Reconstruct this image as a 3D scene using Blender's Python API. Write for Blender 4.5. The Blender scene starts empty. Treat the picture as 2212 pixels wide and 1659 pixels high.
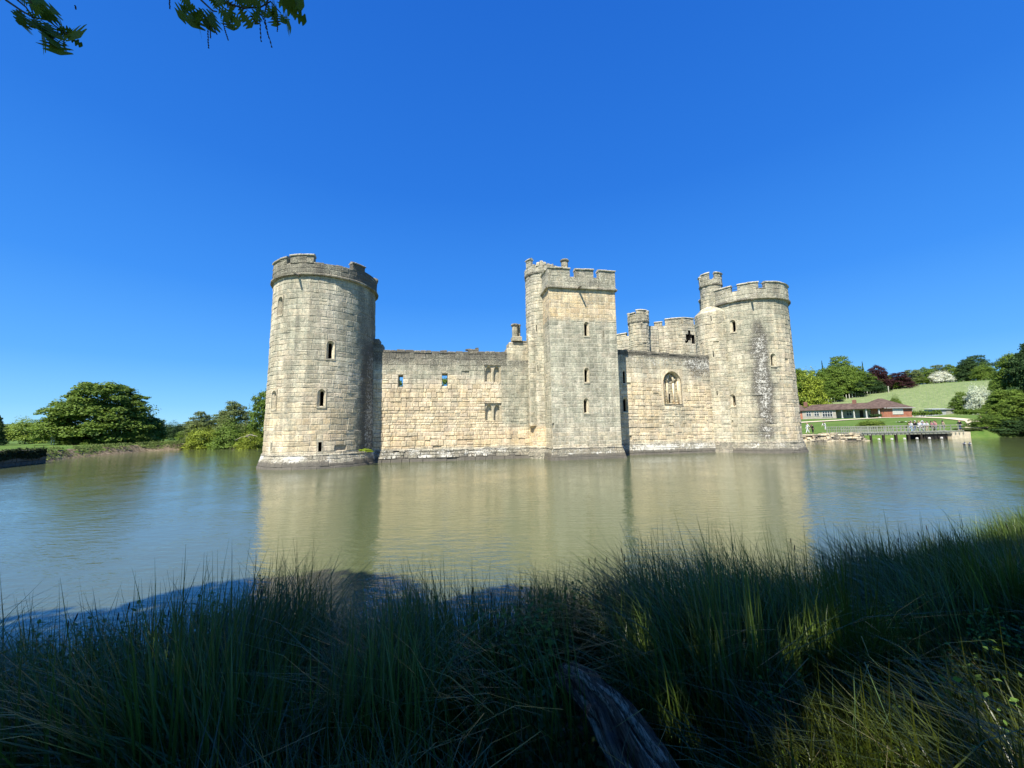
import bpy, bmesh, math, random
import numpy as np
from mathutils import Vector, Matrix, noise
R = math.radians
random.seed(7); rng = np.random.default_rng(7)
scn = bpy.context.scene
col = scn.collection

# ------------------------------------------------------------------ camera
CAM = Vector((0, 0, 3.0)); PITCH = R(6.18); ROLL = 0.016; FPX = 850.0   # FPX for a 2212 px wide picture
cd = bpy.data.cameras.new('camera'); cam = bpy.data.objects.new('camera', cd); col.objects.link(cam)
cd.sensor_width = 36; cd.lens = FPX / 2212 * 36; cd.clip_start = 0.05; cd.clip_end = 9000
F_ = Vector((0, math.cos(PITCH), math.sin(PITCH))); R_ = Vector((1, 0, 0)); U_ = R_.cross(F_)
c_, s_ = math.cos(ROLL), math.sin(ROLL)
RX = c_ * R_ - s_ * U_; UX = s_ * R_ + c_ * U_
cam.matrix_world = Matrix(((RX.x, UX.x, -F_.x, CAM.x), (RX.y, UX.y, -F_.y, CAM.y), (RX.z, UX.z, -F_.z, CAM.z), (0, 0, 0, 1)))
scn.camera = cam

def at(px, py, Y):
    """world point seen at pixel (2212 wide picture) at distance Y in front"""
    d = F_ + RX * ((px - 1106) / FPX) + UX * ((829.5 - py) / FPX)
    return CAM + d * (Y / d.y)

# ------------------------------------------------------------------ sky, sun, exposure
SUN_EL, SUN_AZ = R(54), R(27)          # sun behind the camera, 27 deg to its left
sdir = Vector((-math.sin(SUN_AZ) * math.cos(SUN_EL), -math.cos(SUN_AZ) * math.cos(SUN_EL), math.sin(SUN_EL)))
w = bpy.data.worlds.new('World'); scn.world = w; w.use_nodes = True
nt = w.node_tree; nt.nodes.clear()
sky = nt.nodes.new('ShaderNodeTexSky'); sky.sky_type = 'NISHITA'; sky.sun_disc = False
sky.sun_elevation = SUN_EL; sky.sun_rotation = math.atan2(sdir.x, sdir.y)
sky.altitude = 900; sky.air_density = 1.0; sky.dust_density = 0.15; sky.ozone_density = 3.5
hs = nt.nodes.new('ShaderNodeHueSaturation'); hs.inputs['Saturation'].default_value = 1.22; hs.inputs['Value'].default_value = 1.0
bg = nt.nodes.new('ShaderNodeBackground'); bg.inputs[1].default_value = 0.1
ow = nt.nodes.new('ShaderNodeOutputWorld')
tc = nt.nodes.new('ShaderNodeTexCoord'); sx = nt.nodes.new('ShaderNodeSeparateXYZ'); rp = nt.nodes.new('ShaderNodeValToRGB')
nt.links.new(tc.outputs['Generated'], sx.inputs[0]); nt.links.new(sx.outputs[2], rp.inputs[0])
SKY = [(0, (1.95, 4.4, 6.3)), (.05, (1.25, 3.5, 6.1)), (.14, (.62, 2.5, 5.9)), (.30, (.27, 1.68, 5.4)), (.52, (.13, 1.12, 4.5)), (.78, (.08, .82, 3.8)), (1, (.07, .7, 3.4))]
while len(rp.color_ramp.elements) < len(SKY): rp.color_ramp.elements.new(.5)
for e, (p_, c) in zip(rp.color_ramp.elements, SKY): e.position = p_; e.color = (*[x / 10 for x in c], 1)
mul = nt.nodes.new('ShaderNodeVectorMath'); mul.operation = 'SCALE'; mul.inputs[3].default_value = 10.0
nt.links.new(rp.outputs[0], mul.inputs[0])
mx = nt.nodes.new('ShaderNodeMix'); mx.data_type = 'RGBA'; mx.inputs[0].default_value = .9   # deep spring blue over the physical sky
nt.links.new(sky.outputs[0], hs.inputs['Color']); nt.links.new(hs.outputs[0], mx.inputs[6]); nt.links.new(mul.outputs[0], mx.inputs[7])
nt.links.new(mx.outputs[2], bg.inputs[0]); nt.links.new(bg.outputs[0], ow.inputs[0])
sl = bpy.data.lights.new('sun', 'SUN'); sl.energy = 5.0; sl.angle = R(0.5); sl.color = (1, 0.95, 0.86)
so = bpy.data.objects.new('sun', sl); col.objects.link(so); so.rotation_euler = sdir.to_track_quat('Z', 'Y').to_euler()
scn.view_settings.view_transform = 'Standard'; scn.view_settings.look = 'None'
scn.view_settings.exposure = 0.84; scn.view_settings.gamma = 1
scn.cycles.max_bounces = 8; scn.cycles.transparent_max_bounces = 8
scn.cycles.use_adaptive_sampling = True

# ------------------------------------------------------------------ tagging helpers
def tag(o, label=None, cat=None, group=None, kind=None):
    if label: o['label'] = label
    if cat: o['category'] = cat
    if group: o['group'] = group
    if kind: o['kind'] = kind
    return o
def empty(name, loc=(0, 0, 0), rz=0, label=None, cat=None, group=None):
    o = bpy.data.objects.new(name, None); col.objects.link(o); o.location = loc; o.rotation_euler = (0, 0, rz)
    o.empty_display_size = .2
    return tag(o, label, cat, group)
def copy_tree(o, parent=None):
    c = o.copy(); col.objects.link(c); c.parent = parent
    for ch in list(o.children): copy_tree(ch, c)
    return c
def link(name, me, parent=None):
    o = bpy.data.objects.new(name, me); col.objects.link(o); o.parent = parent
    return o

# ------------------------------------------------------------------ material helpers
class NB:
    def __init__(s, name):
        s.m = bpy.data.materials.new(name); s.m.use_nodes = True; s.t = s.m.node_tree; s.t.nodes.clear()
        s.out = s.n('ShaderNodeOutputMaterial'); s.p = s.n('ShaderNodeBsdfPrincipled'); s.l(s.p.outputs[0], s.out.inputs[0])
    def n(s, typ, **k):
        q = s.t.nodes.new(typ)
        for a, b in k.items(): setattr(q, a, b)
        return q
    def l(s, a, b): s.t.links.new(a, b)
    def set(s, sock, val):
        if hasattr(val, 'is_linked'): s.l(val, sock)
        elif isinstance(val, (tuple, list)) and len(val) == 3 and sock.type == 'RGBA': sock.default_value = (*val, 1)
        else: sock.default_value = val
    def attr(s, name):
        a = s.n('ShaderNodeAttribute', attribute_name=name); return a
    def sep(s, v):
        q = s.n('ShaderNodeSeparateColor'); s.l(v, q.inputs[0]); return q.outputs
    def noise(s, scale, detail=4, rough=.55, vec=None, dist=0):
        q = s.n('ShaderNodeTexNoise'); q.inputs['Scale'].default_value = scale; q.inputs['Detail'].default_value = detail
        q.inputs['Roughness'].default_value = rough; q.inputs['Distortion'].default_value = dist
        if vec is None: vec = s.obj()
        s.l(vec, q.inputs['Vector']); return q.outputs[0]
    def obj(s):
        if not hasattr(s, 'tc'): s.tc = s.n('ShaderNodeTexCoord')
        return s.tc.outputs['Object']
    def pos(s):
        if not hasattr(s, 'g'): s.g = s.n('ShaderNodeNewGeometry')
        return s.g.outputs['Position']
    def math(s, op, a, b=0, c=None, clamp=False):
        q = s.n('ShaderNodeMath', operation=op, use_clamp=clamp); s.set(q.inputs[0], a); s.set(q.inputs[1], b)
        if c is not None: s.set(q.inputs[2], c)
        return q.outputs[0]
    def ramp(s, v, lo, hi, a=0., b=1.):
        q = s.n('ShaderNodeMapRange', interpolation_type='SMOOTHSTEP'); s.set(q.inputs[0], v)
        for i, x in enumerate((lo, hi, a, b)): q.inputs[i + 1].default_value = x
        return q.outputs[0]
    def mix(s, f, a, b, mode='MIX'):
        q = s.n('ShaderNodeMix', data_type='RGBA', blend_type=mode); s.set(q.inputs[0], f)
        s.set(q.inputs[6], a); s.set(q.inputs[7], b); return q.outputs[2]
    def scalev(s, v, sc):
        q = s.n('ShaderNodeMapping'); q.inputs['Scale'].default_value = sc; s.l(v, q.inputs[0]); return q.outputs[0]
    def bump(s, h, strength, dist, nrm=None):
        q = s.n('ShaderNodeBump'); q.inputs['Strength'].default_value = strength; q.inputs['Distance'].default_value = dist
        s.l(h, q.inputs['Height']); s.l(q.outputs[0], s.p.inputs['Normal']); return q
    def fin(s, colr, rough=.8, spec=.3):
        s.set(s.p.inputs['Base Color'], colr); s.set(s.p.inputs['Roughness'], rough); s.p.inputs['Specular IOR Level'].default_value = spec
        return s.m

def plain(name, c, rough=.7, var=.25, scale=6., spec=.3, c2=None):
    b = NB(name); n = b.noise(scale, 5)
    lo = tuple(x * (1 - var) for x in c); hi = c2 or tuple(min(1, x * (1 + var)) for x in c)
    m = b.fin(b.mix(b.ramp(n, .3, .7), lo, hi), rough, spec)
    b.bump(n, .3, .01); return m

def make_stone():
    b = NB('stone')
    T = b.sep(b.attr('tint').outputs[0]); W = b.sep(b.attr('wear').outputs[0])
    tone, yel, grey = T[0], T[1], T[2]; lich, dark, joint = W[0], W[1], W[2]
    n1 = b.noise(1.3, 5); n2 = b.noise(7, 6, .65); n3 = b.noise(16, 5, .7); n4 = b.noise(3.2, 6, .6, dist=.6)
    base = b.mix(yel, (.60, .545, .40), (.66, .50, .27))
    base = b.mix(b.math('MULTIPLY', b.ramp(n1, .35, .7), .35), base, (.57, .43, .33))
    gf = b.math('ADD', grey, b.math('MULTIPLY', b.math('SUBTRACT', n4, .5), 2.2), clamp=True)
    base = b.mix(gf, base, (.335, .325, .235))
    mul = b.math('ADD', b.math('MULTIPLY', tone, .34), .90)
    stv = b.noise(1.0, 6, .65, vec=b.scalev(b.obj(), (2.0, 2.0, .22)), dist=.3); sp = b.noise(26, 4, .75)
    mul2 = b.math('MULTIPLY', mul, b.ramp(n2, .25, .75, .70, 1.22))
    mul2 = b.math('MULTIPLY', mul2, b.ramp(stv, .36, .66, .74, 1.14)); mul2 = b.math('MULTIPLY', mul2, b.ramp(sp, .3, .7, .80, 1.18))
    cc = b.n('ShaderNodeCombineColor')
    for i in range(3): b.l(mul2, cc.inputs[i])
    base = b.mix(1., base, cc.outputs[0], 'MULTIPLY')
    base = b.mix(b.math('MULTIPLY', joint, .6), base, (.52, .49, .39))
    dk = b.math('ADD', dark, b.math('MULTIPLY', b.math('SUBTRACT', n3, .5), 1.7))
    dk = b.ramp(dk, .22, .66)
    dk = b.math('MULTIPLY', dk, b.ramp(dark, 0., .12))
    base = b.mix(b.math('MULTIPLY', dk, .88), base, (.085, .078, .066))
    nl = b.math('ADD', b.math('MULTIPLY', b.noise(4.5, 6, .7, dist=.3), .5), b.math('MULTIPLY', b.noise(13, 4, .7, dist=.3), .5))
    lf = b.ramp(b.math('ADD', b.math('MULTIPLY', lich, .36), nl), .685, .765)
    base = b.mix(b.math('MULTIPLY', lf, .85), base, (.62, .60, .52))
    b.bump(b.math('ADD', n2, b.math('MULTIPLY', n3, .6)), .7, .05)
    return b.fin(base, .9, .15)
STONE = make_stone()
VOID = plain('interior_shade', (.012, .011, .01), .95)  # near-black colour stands in for the unlit inside of openings
def make_foliage():
    b = NB('foliage')
    oi = b.n('ShaderNodeObjectInfo'); t = b.sep(b.attr('tint').outputs[0])
    n = b.noise(.9, 3, vec=b.pos())
    v = b.math('ADD', b.math('MULTIPLY', t[0], .8), b.ramp(n, .3, .7, .35, .8))
    cc = b.n('ShaderNodeCombineColor')
    for i in range(3): b.l(v, cc.inputs[i])
    c = b.mix(1., oi.outputs['Color'], cc.outputs[0], 'MULTIPLY')
    c = b.mix(b.math('MULTIPLY', t[1], .45), c, b.mix(1., c, (1.5, 1.25, .5), 'MULTIPLY'))
    tr = b.n('ShaderNodeBsdfTranslucent'); b.l(c, tr.inputs[0])
    ms = b.n('ShaderNodeMixShader'); ms.inputs[0].default_value = .28
    b.l(b.p.outputs[0], ms.inputs[1]); b.l(tr.outputs[0], ms.inputs[2]); b.l(ms.outputs[0], b.out.inputs[0])
    return b.fin(c, .6, .18)
FOLIAGE = make_foliage()
def make_blade():
    m = FOLIAGE.copy(); m.name = 'grass_blade'; p = [n for n in m.node_tree.nodes if n.type == 'BSDF_PRINCIPLED'][0]
    p.inputs['Roughness'].default_value = .38; p.inputs['Specular IOR Level'].default_value = .5; return m
BLADE = make_blade()
BARK = plain('bark', (.10, .08, .06), .95, .45, 9)

# ------------------------------------------------------------------ mesh helpers
class MB:
    """mesh collector with two colour attributes (tint, wear)"""
    def __init__(s): s.v = []; s.f = []; s.m = []; s.a = []; s.b = []
    def vert(s, p, t=(.5, .3, .3), w_=(0, 0, 0)):
        s.v.append(tuple(p)); s.a.append((*t, 1)); s.b.append((*w_, 1)); return len(s.v) - 1
    def face(s, idx, m=0): s.f.append(tuple(idx)); s.m.append(m)
    def poly(s, pts, m=0, t=(.5, .3, .3), w_=(0, 0, 0)): s.face([s.vert(p, t, w_) for p in pts], m)
    def box(s, c, d, rz=0, m=0, t=(.5, .3, .3), w_=(0, 0, 0), jit=0, bev=0):
        """box centred at c with size d; bev chamfers the top edges"""
        cs, sn = math.cos(rz), math.sin(rz); pts = []
        lv = [(-.5, 1), (.5 - bev / max(d[2], 1e-6), 1), (.5, 0)] if bev else [(-.5, 1), (.5, 1)]
        for zz, full in lv:
            for x, y in ((-1, -1), (1, -1), (1, 1), (-1, 1)):
                sx = d[0] / 2 - (0 if full else bev); sy = d[1] / 2 - (0 if full else bev)
                px, py, pz = x * sx + random.uniform(-jit, jit), y * sy + random.uniform(-jit, jit), zz * d[2] + random.uniform(-jit, jit)
                pts.append(s.vert((c[0] + px * cs - py * sn, c[1] + px * sn + py * cs, c[2] + pz), t, w_))
        n = len(lv)
        s.face([pts[i] for i in (3, 2, 1, 0)], m); s.face([pts[4 * n - 4 + i] for i in range(4)], m)
        for L in range(n - 1):
            for i in range(4):
                j = (i + 1) % 4; s.face((pts[4 * L + i], pts[4 * L + j], pts[4 * L + 4 + j], pts[4 * L + 4 + i]), m)
    def tube(s, pts, rad, n=6, m=0, t=(.5, .3, .3), w_=(0, 0, 0), cap=True, wob=0):
        rings = []; up = Vector((.13, .31, .94))
        for i, p in enumerate(pts):
            p = Vector(p); a = Vector(pts[max(i - 1, 0)]); b_ = Vector(pts[min(i + 1, len(pts) - 1)])
            d = (b_ - a).normalized(); x = d.cross(up)
            if x.length < .05: x = d.cross(Vector((1, 0, 0)))
            x.normalize(); y = d.cross(x); r = rad[i] if hasattr(rad, '__len__') else rad
            rings.append([s.vert(p + (x * math.cos(2 * math.pi * k / n) + y * math.sin(2 * math.pi * k / n)) * r * (1 + random.uniform(-wob, wob)), t, w_) for k in range(n)])
        for a, b_ in zip(rings, rings[1:]):
            for k in range(n): s.face((a[k], a[(k + 1) % n], b_[(k + 1) % n], b_[k]), m)
        if cap: s.face(rings[0][::-1], m); s.face(rings[-1], m)
    def build(s, name, mats, parent=None, smooth=False):
        me = bpy.data.meshes.new(name); me.from_pydata(s.v, [], s.f)
        for m_ in (mats if isinstance(mats, (list, tuple)) else [mats]): me.materials.append(m_)
        if any(s.m): me.polygons.foreach_set('material_index', s.m)
        for nm, arr in (('tint', s.a), ('wear', s.b)):
            at_ = me.color_attributes.new(nm, 'FLOAT_COLOR', 'POINT'); at_.data.foreach_set('color', np.array(arr, dtype=np.float32).ravel())
        if smooth: me.polygons.foreach_set('use_smooth', [True] * len(me.polygons))
        me.update()
        return link(name, me, parent)

def np_mesh(name, V, k, mat, tint, parent=None, smooth=False):
    """V: (n*k,3) vertices, faces of k consecutive vertices"""
    n = len(V) // k; me = bpy.data.meshes.new(name)
    me.vertices.add(len(V)); me.vertices.foreach_set('co', V.astype(np.float32).ravel())
    me.loops.add(len(V)); me.loops.foreach_set('vertex_index', np.arange(len(V), dtype=np.int32))
    me.polygons.add(n); me.polygons.foreach_set('loop_start', np.arange(0, len(V), k, dtype=np.int32))
    me.update(calc_edges=True); me.materials.append(mat)
    a = me.color_attributes.new('tint', 'FLOAT_COLOR', 'POINT')
    a.data.foreach_set('color', np.concatenate([tint, np.ones((len(V), 1))], 1).astype(np.float32).ravel())
    return link(name, me, parent)

# ================================================================== TERRAIN
MOAT = [(-60, -6), (-30, -3), (-12, .6), (-5, 3.4), (-2, 4.4), (2, 5.0), (6, 6.3), (12, 9.2), (25, 13), (60, 18), (95, 28), (112, 48),
        (100, 62), (84, 66), (70, 65.5), (56, 69), (40, 80), (10, 92), (-25, 86), (-47, 74), (-55, 72), (-58.5, 63), (-54.5, 49), (-50.4, 43), (-49.2, 41.9), (-45.6, 32), (-45, 22), (-62, 10)]
MO = np.array(MOAT, float)
def sdist(x, y):
    """signed distance to the water's edge, positive on land (arrays)"""
    x = np.asarray(x, float); y = np.asarray(y, float); dmin = np.full(x.shape, 1e9); ins = np.zeros(x.shape, bool)
    for i in range(len(MO)):
        ax, ay = MO[i]; bx, by = MO[(i + 1) % len(MO)]
        ex, ey = bx - ax, by - ay; t = np.clip(((x - ax) * ex + (y - ay) * ey) / (ex * ex + ey * ey), 0, 1)
        dmin = np.minimum(dmin, np.hypot(x - ax - t * ex, y - ay - t * ey))
        c = ((ay > y) != (by > y)) & (x < ex * (y - ay) / (ey if ey else 1e-9) + ax); ins ^= c
    return np.where(ins, -dmin, dmin)
def ss(a, b, x): t = np.clip((x - a) / (b - a), 0, 1); return t * t * (3 - 2 * t)
def gz(x, y):
    x = np.asarray(x, float); y = np.asarray(y, float); d = sdist(x, y)
    wob = .25 * np.sin(x * .9 + y * .7) + .18 * np.sin(x * 2.3 - y * 1.7)
    d = d + wob * np.clip((np.hypot(x, y) - 14) / 20, 0, 1)
    near = ss(22, 10, np.hypot(x, y))
    land_near = 0.05 + 1.25 * ss(0, 4.6, d)
    land_far = 1.15 * ss(-.1, 2.0, d) + .12 * ss(2, 8, d)
    z = land_far * (1 - near) + land_near * near
    s = (x + y) * .7071
    hill = 2.6 * ss(97, 150, s) + .166 * np.clip(s - 164, 0, 94) + .03 * np.clip(s - 258, 0, 200)
    hill = hill * ss(-30, 60, x)
    hill += 1.6 * ss(90, 200, y) * ss(0, -60, x)
    z = z + hill * ss(0, 8, d)
    z = np.where(d < 0, np.maximum(-1.6, d * .6), z)
    # castle island
    a = R(11); dx, dy = x + 16.85, y - 35; u = dx * math.cos(a) + dy * math.sin(a); v = dx * math.sin(a) - dy * math.cos(a)
    isl = (u > -2) & (u < 45) & (v < -.8) & (v > -40)
    return np.where(isl, .9, z)
def g1(x, y): return float(gz(np.array([x]), np.array([y]))[0])

def terrain():
    rs = np.concatenate([np.arange(.0, 12, .13), np.arange(12, 40, .7), np.arange(40, 100, .55), 100 * 1.045 ** np.arange(0, 40), 600 * 1.25 ** np.arange(0, 12)])
    an = np.concatenate([np.radians(np.arange(-76, 76, .45)), np.radians(np.arange(76, 284, 3.5))])
    A_, R2 = np.meshgrid(an, rs); X = R2 * np.sin(A_); Y = R2 * np.cos(A_); Z = gz(X, Y)
    dd = sdist(X, Y)
    nn = np.array([noise.noise((float(x) * .9, float(y) * .9, 0)) + .5 * noise.noise((float(x) * 3, float(y) * 3, 4)) for x, y in zip(X.ravel(), Y.ravel())]).reshape(X.shape)
    Z = Z + nn * np.where(dd > 0, .10, 0) * ss(0, 1, dd) * np.where(R2 > 14, 1.0 + .6 * ss(3.0, .5, dd), .6)
    nr, na = X.shape; V = np.stack([X.ravel(), Y.ravel(), Z.ravel()], 1)
    i = np.arange(nr - 1)[:, None] * na; j = np.arange(na)[None, :]; j2 = (j + 1) % na
    Fc = np.stack([i + j, i + j2, i + na + j2, i + na + j], -1).reshape(-1, 4)
    me = bpy.data.meshes.new('ground'); me.from_pydata(V.tolist(), [], Fc.tolist())
    a = me.color_attributes.new('tint', 'FLOAT_COLOR', 'POINT')
    s = (X + Y) * .7071
    earth = ss(2.0, .9, dd + nn * 1.1) * ss(-.6, 0, dd + .4) * (R2 > 14) * np.where(X < 0, 1, .35)
    field = ss(165, 168, s) * ss(262, 258, s) * (X > 20)
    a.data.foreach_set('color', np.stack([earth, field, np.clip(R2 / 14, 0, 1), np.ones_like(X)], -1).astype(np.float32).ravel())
    b = NB('grass_ground'); t = b.sep(b.attr('tint').outputs[0])
    n1 = b.noise(.25, 5, vec=b.pos()); n2 = b.noise(3.0, 5, vec=b.pos()); n3 = b.noise(.9, 6, .7, vec=b.pos())
    g = b.mix(b.ramp(n1, .35, .65), (.060, .125, .020), (.095, .165, .032)); g = b.mix(b.ramp(n2, .4, .75), g, (.13, .165, .045))
    fld = b.mix(b.ramp(b.noise(.55, 7, .75, vec=b.scalev(b.pos(), (1, 2.2, 1))), .35, .65), (.11, .17, .055), (.235, .27, .12)); g = b.mix(t[1], g, fld)
    ea = b.mix(b.ramp(n2, .35, .65), (.10, .078, .045), (.24, .19, .12)); g = b.mix(b.ramp(b.math('ADD', t[0], b.math('MULTIPLY', b.math('SUBTRACT', n3, .5), .8)), .35, .6), g, ea)
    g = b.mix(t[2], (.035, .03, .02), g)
    b.bump(n2, .5, .12); me.materials.append(b.fin(g, .95, .1))
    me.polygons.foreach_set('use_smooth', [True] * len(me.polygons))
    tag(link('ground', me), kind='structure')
terrain()

def water():
    b = NB('moat_water')
    p = b.scalev(b.pos(), (1, 1, 1))
    n1 = b.noise(3.6, 3, .55, vec=b.scalev(b.pos(), (.5, 1.3, 1))); n2 = b.noise(13, 3, .6, vec=b.scalev(b.pos(), (.6, 1.3, 1))); n3 = b.noise(.35, 3, .6, vec=b.pos())
    n0 = b.noise(.05, 4, .6, vec=b.pos())
    h = b.math('ADD', b.math('MULTIPLY', n1, 1.), b.math('MULTIPLY', n2, .16)); h = b.math('MULTIPLY', h, b.ramp(n3, .25, .7, .45, 1.25))
    c = b.mix(b.ramp(n0, .35, .65), (.094, .110, .045), (.082, .100, .042))
    b.bump(h, .8, .026)
    m = b.fin(c, .045, .5); b.p.inputs['IOR'].default_value = 1.92
    q = MB(); q.poly([(-120, -8, 0), (130, -8, 0), (130, 110, 0), (-120, 110, 0)])
    tag(q.build('water', m), kind='structure')
water()

# ================================================================== CASTLE (local frame: x = u along the wall, y = -v, z up from the water)
def P2(x, y, s=0): return noise.noise((x, y, s))
def plane_map(w0, back=False):
    k = -1 if back else 1
    return lambda a, z, d: (a, -(w0 + k * d), z)
def side_map(u0, k=-1):                     # a = v, facing -u (k=-1) or +u
    return lambda a, z, d: (u0 + k * d, -a, z)
def cyl_map(cu, cv, r0, rf=None, k=1):      # a = arc length measured on r0
    def S(a, z, d):
        th = a / r0; r = (rf(z) if rf else r0) + k * d
        return (cu + r * math.sin(th), -(cv + r * math.cos(th)), z)
    return S

def ashlar(mb, S, a0, a1, z0, z1, zone, holes=(), hm=.43, wm=(.5, 1.15), topf=None, prot=(.0, .045), seed=0, hfun=None):
    rnd = random.Random(seed * 77 + int(z0 * 10) + int(abs(a0) * 7))
    z = z0
    while z < z1 - .02:
        h = (hfun(z) if hfun else hm) * rnd.choice((.72, .85, .95, 1.0, 1.08, 1.2, 1.34))
        zt = min(z + h, z1)
        if z1 - zt < .16: zt = z1
        # free spans
        spans = [(a0, a1, z, zt)]
        for hh in holes:
            if hh[3] <= z + 1e-4 or hh[2] >= zt - 1e-4: continue
            ns = []
            for s in spans:
                if hh[1] <= s[0] or hh[0] >= s[1] or hh[3] <= s[2] + 1e-4 or hh[2] >= s[3] - 1e-4: ns.append(s); continue
                if hh[0] > s[0] + .01: ns.append((s[0], hh[0], s[2], s[3]))
                if hh[1] < s[1] - .01: ns.append((hh[1], s[1], s[2], s[3]))
                x0, x1 = max(s[0], hh[0]), min(s[1], hh[1])
                if hh[3] < s[3] - .01: ns.append((x0, x1, hh[3], s[3]))
                if hh[2] > s[2] + .01: ns.append((x0, x1, s[2], hh[2]))
            spans = ns
        for (x0, x1, q0, q1) in spans:
            x = x0 - (rnd.uniform(0, .5) if x0 == a0 else 0); first = True
            while x < x1 - .01:
                wd = (wm[0] + (wm[1] - wm[0]) * rnd.random() ** 1.3) * (1 if h > .33 else .8) * (.55 if rnd.random() < .12 else 1) * (1.35 if rnd.random() < .07 else 1); xe = min(x + wd, x1)
                if x1 - xe < .25: xe = x1
                xs = max(x, x0)
                if xe - xs > .02:
                    if q1 - q0 > .34 and rnd.random() < .07:
                        qm = q0 + (q1 - q0) * rnd.uniform(.35, .65); stone(mb, S, xs, xe, q0, qm, zone, prot, rnd); stone(mb, S, xs, xe, qm, q1, zone, prot, rnd)
                    else: stone(mb, S, xs, xe, q0, q1, zone, prot, rnd)
                x = xe
        z = zt

def stone(mb, S, a0, a1, z0, z1, zone, prot, rnd):
    ac, zc = (a0 + a1) / 2, (z0 + z1) / 2
    Z = zone(ac, zc); tone = rnd.random(); yj = rnd.uniform(-.22, .22); gj = rnd.uniform(-.13, .13)
    pr = Z.get('prot', prot)
    d = rnd.uniform(*pr)
    if rnd.random() < Z.get('gap', .012): d = -rnd.uniform(.05, .12)
    if rnd.random() < .06: tone = min(1, tone + .5)
    cl = lambda v: max(0., min(1., v))
    def col_(a, z, j):
        q = zone(a, z); return (tone, cl(q['y'] + yj), cl(q['g'] + gj)), (cl(q['l']), cl(q['d']), j)
    w_, h_ = a1 - a0, z1 - z0; i = min(.022, w_ * .2, h_ * .2); b = min(.03, w_ * .2, h_ * .2) + (.012 if d > .03 else 0)
    jt = lambda s=.011: rnd.uniform(-s, s)
    rec = Z.get('rec', .02); base = -rec; fo, mo = (.004, .006) if rec < .015 else (.010, .014)
    S0 = S
    def S(a, z, d): return S0(a, z + .030 * noise.noise((a * .7, z * .35, 3.3)) * min(1, max(0, (z - .9) * 3)), d)
    o = [(a0, z0), (a1, z0), (a1, z1), (a0, z1)]
    m_ = [(a0 + i, z0 + i), (a1 - i, z0 + i), (a1 - i, z1 - i), (a0 + i, z1 - i)]
    f = [(a0 + i + b, z0 + i + b), (a1 - i - b, z0 + i + b), (a1 - i - b, z1 - i - b), (a0 + i + b, z1 - i - b)]
    vo = [mb.vert(S(a, z, base), *col_(a, z, Z.get('j', .9))) for a, z in o]
    vm = [mb.vert(S(a + jt(), z + jt(), d - mo), *col_(a, z, .25 * Z.get('j', .9))) for a, z in m_]
    vf = [mb.vert(S(a + jt(.018), z + jt(.018), d + fo + jt(.006)), *col_(a, z, 0)) for a, z in f]
    for k in range(4):
        l = (k + 1) % 4; mb.face((vo[k], vo[l], vm[l], vm[k])); mb.face((vm[k], vm[l], vf[l], vf[k]))
    mb.face(vf)

def arch_pts(ac, z0, z1, w_, pointed=.25, n=9):
    """outline of an arched opening, counter-clockwise from bottom left"""
    r = w_ / 2; hgt = r * (1 + pointed); zs = z1 - hgt; pts = [(ac - r, z0), (ac + r, z0)]
    for k in range(n + 1):
        t = k / n * math.pi / 2; pts.append((ac + r * math.cos(t) ** (1.0), zs + hgt * math.sin(t) ** (1 + pointed * .3)))
    for k in range(n - 1, -1, -1):
        t = k / n * math.pi / 2; pts.append((ac - r * math.cos(t), zs + hgt * math.sin(t) ** (1 + pointed * .3)))
    return pts
def ray_poly(c, th, poly):
    dx, dy = math.cos(th), math.sin(th); best = 1e9
    for (x0, y0), (x1, y1) in zip(poly, poly[1:] + poly[:1]):
        ex, ey = x1 - x0, y1 - y0; den = dx * ey - dy * ex
        if abs(den) < 1e-12: continue
        t = ((x0 - c[0]) * ey - (y0 - c[1]) * ex) / den; s = ((x0 - c[0]) * dy - (y0 - c[1]) * dx) / den
        if t > 0 and -1e-6 <= s <= 1 + 1e-6: best = min(best, t)
    return (c[0] + dx * best, c[1] + dy * best)

FR = (.55, .35, .25)
def arch_insert(mb, S, rect, outer, inner, depth=.22, deep=1.0, blind=False, front=.035, t=FR, w_=(.1, .05, 0), square=False):
    """dressed-stone surround that fills the hole rect; outer/inner = (ac,z0,z1,width)"""
    a0, a1, z0, z1 = rect
    c = (inner[0], (inner[1] + inner[2]) / 2)
    rp = [(a0, z0), (a1, z0), (a1, z1), (a0, z1)]
    if square: op = [(outer[0] - outer[3] / 2, outer[1]), (outer[0] + outer[3] / 2, outer[1]), (outer[0] + outer[3] / 2, outer[2]), (outer[0] - outer[3] / 2, outer[2])]
    else: op = arch_pts(*outer)
    ip = arch_pts(*inner) if not square else [(inner[0] - inner[3] / 2, inner[1]), (inner[0] + inner[3] / 2, inner[1]), (inner[0] + inner[3] / 2, inner[2]), (inner[0] - inner[3] / 2, inner[2])]
    ths = sorted({round(math.atan2(q[1] - c[1], q[0] - c[0]), 4) for q in rp + op + ip})
    rings = []
    for poly, d in ((rp, -.03), (rp, front), (op, front), (op, front - .05), (ip, -depth), (ip, -depth - .12)):
        rings.append([mb.vert(S(*ray_poly(c, th, poly), d), t, w_) for th in ths])
    for q in range(len(rings) - 1):
        for k in range(len(ths)):
            l = (k + 1) % len(ths); mb.face((rings[q][k], rings[q][l], rings[q + 1][l], rings[q + 1][k]), 0)
    if blind:
        mb.face([mb.vert(S(*ray_poly(c, th, ip), -depth - .12), t, (.2, .15, 0)) for th in ths], 0)
    else:
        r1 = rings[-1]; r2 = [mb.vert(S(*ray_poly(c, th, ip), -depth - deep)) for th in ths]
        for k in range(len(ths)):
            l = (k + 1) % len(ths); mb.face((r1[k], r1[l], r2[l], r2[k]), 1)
        mb.face(r2, 1)

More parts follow.
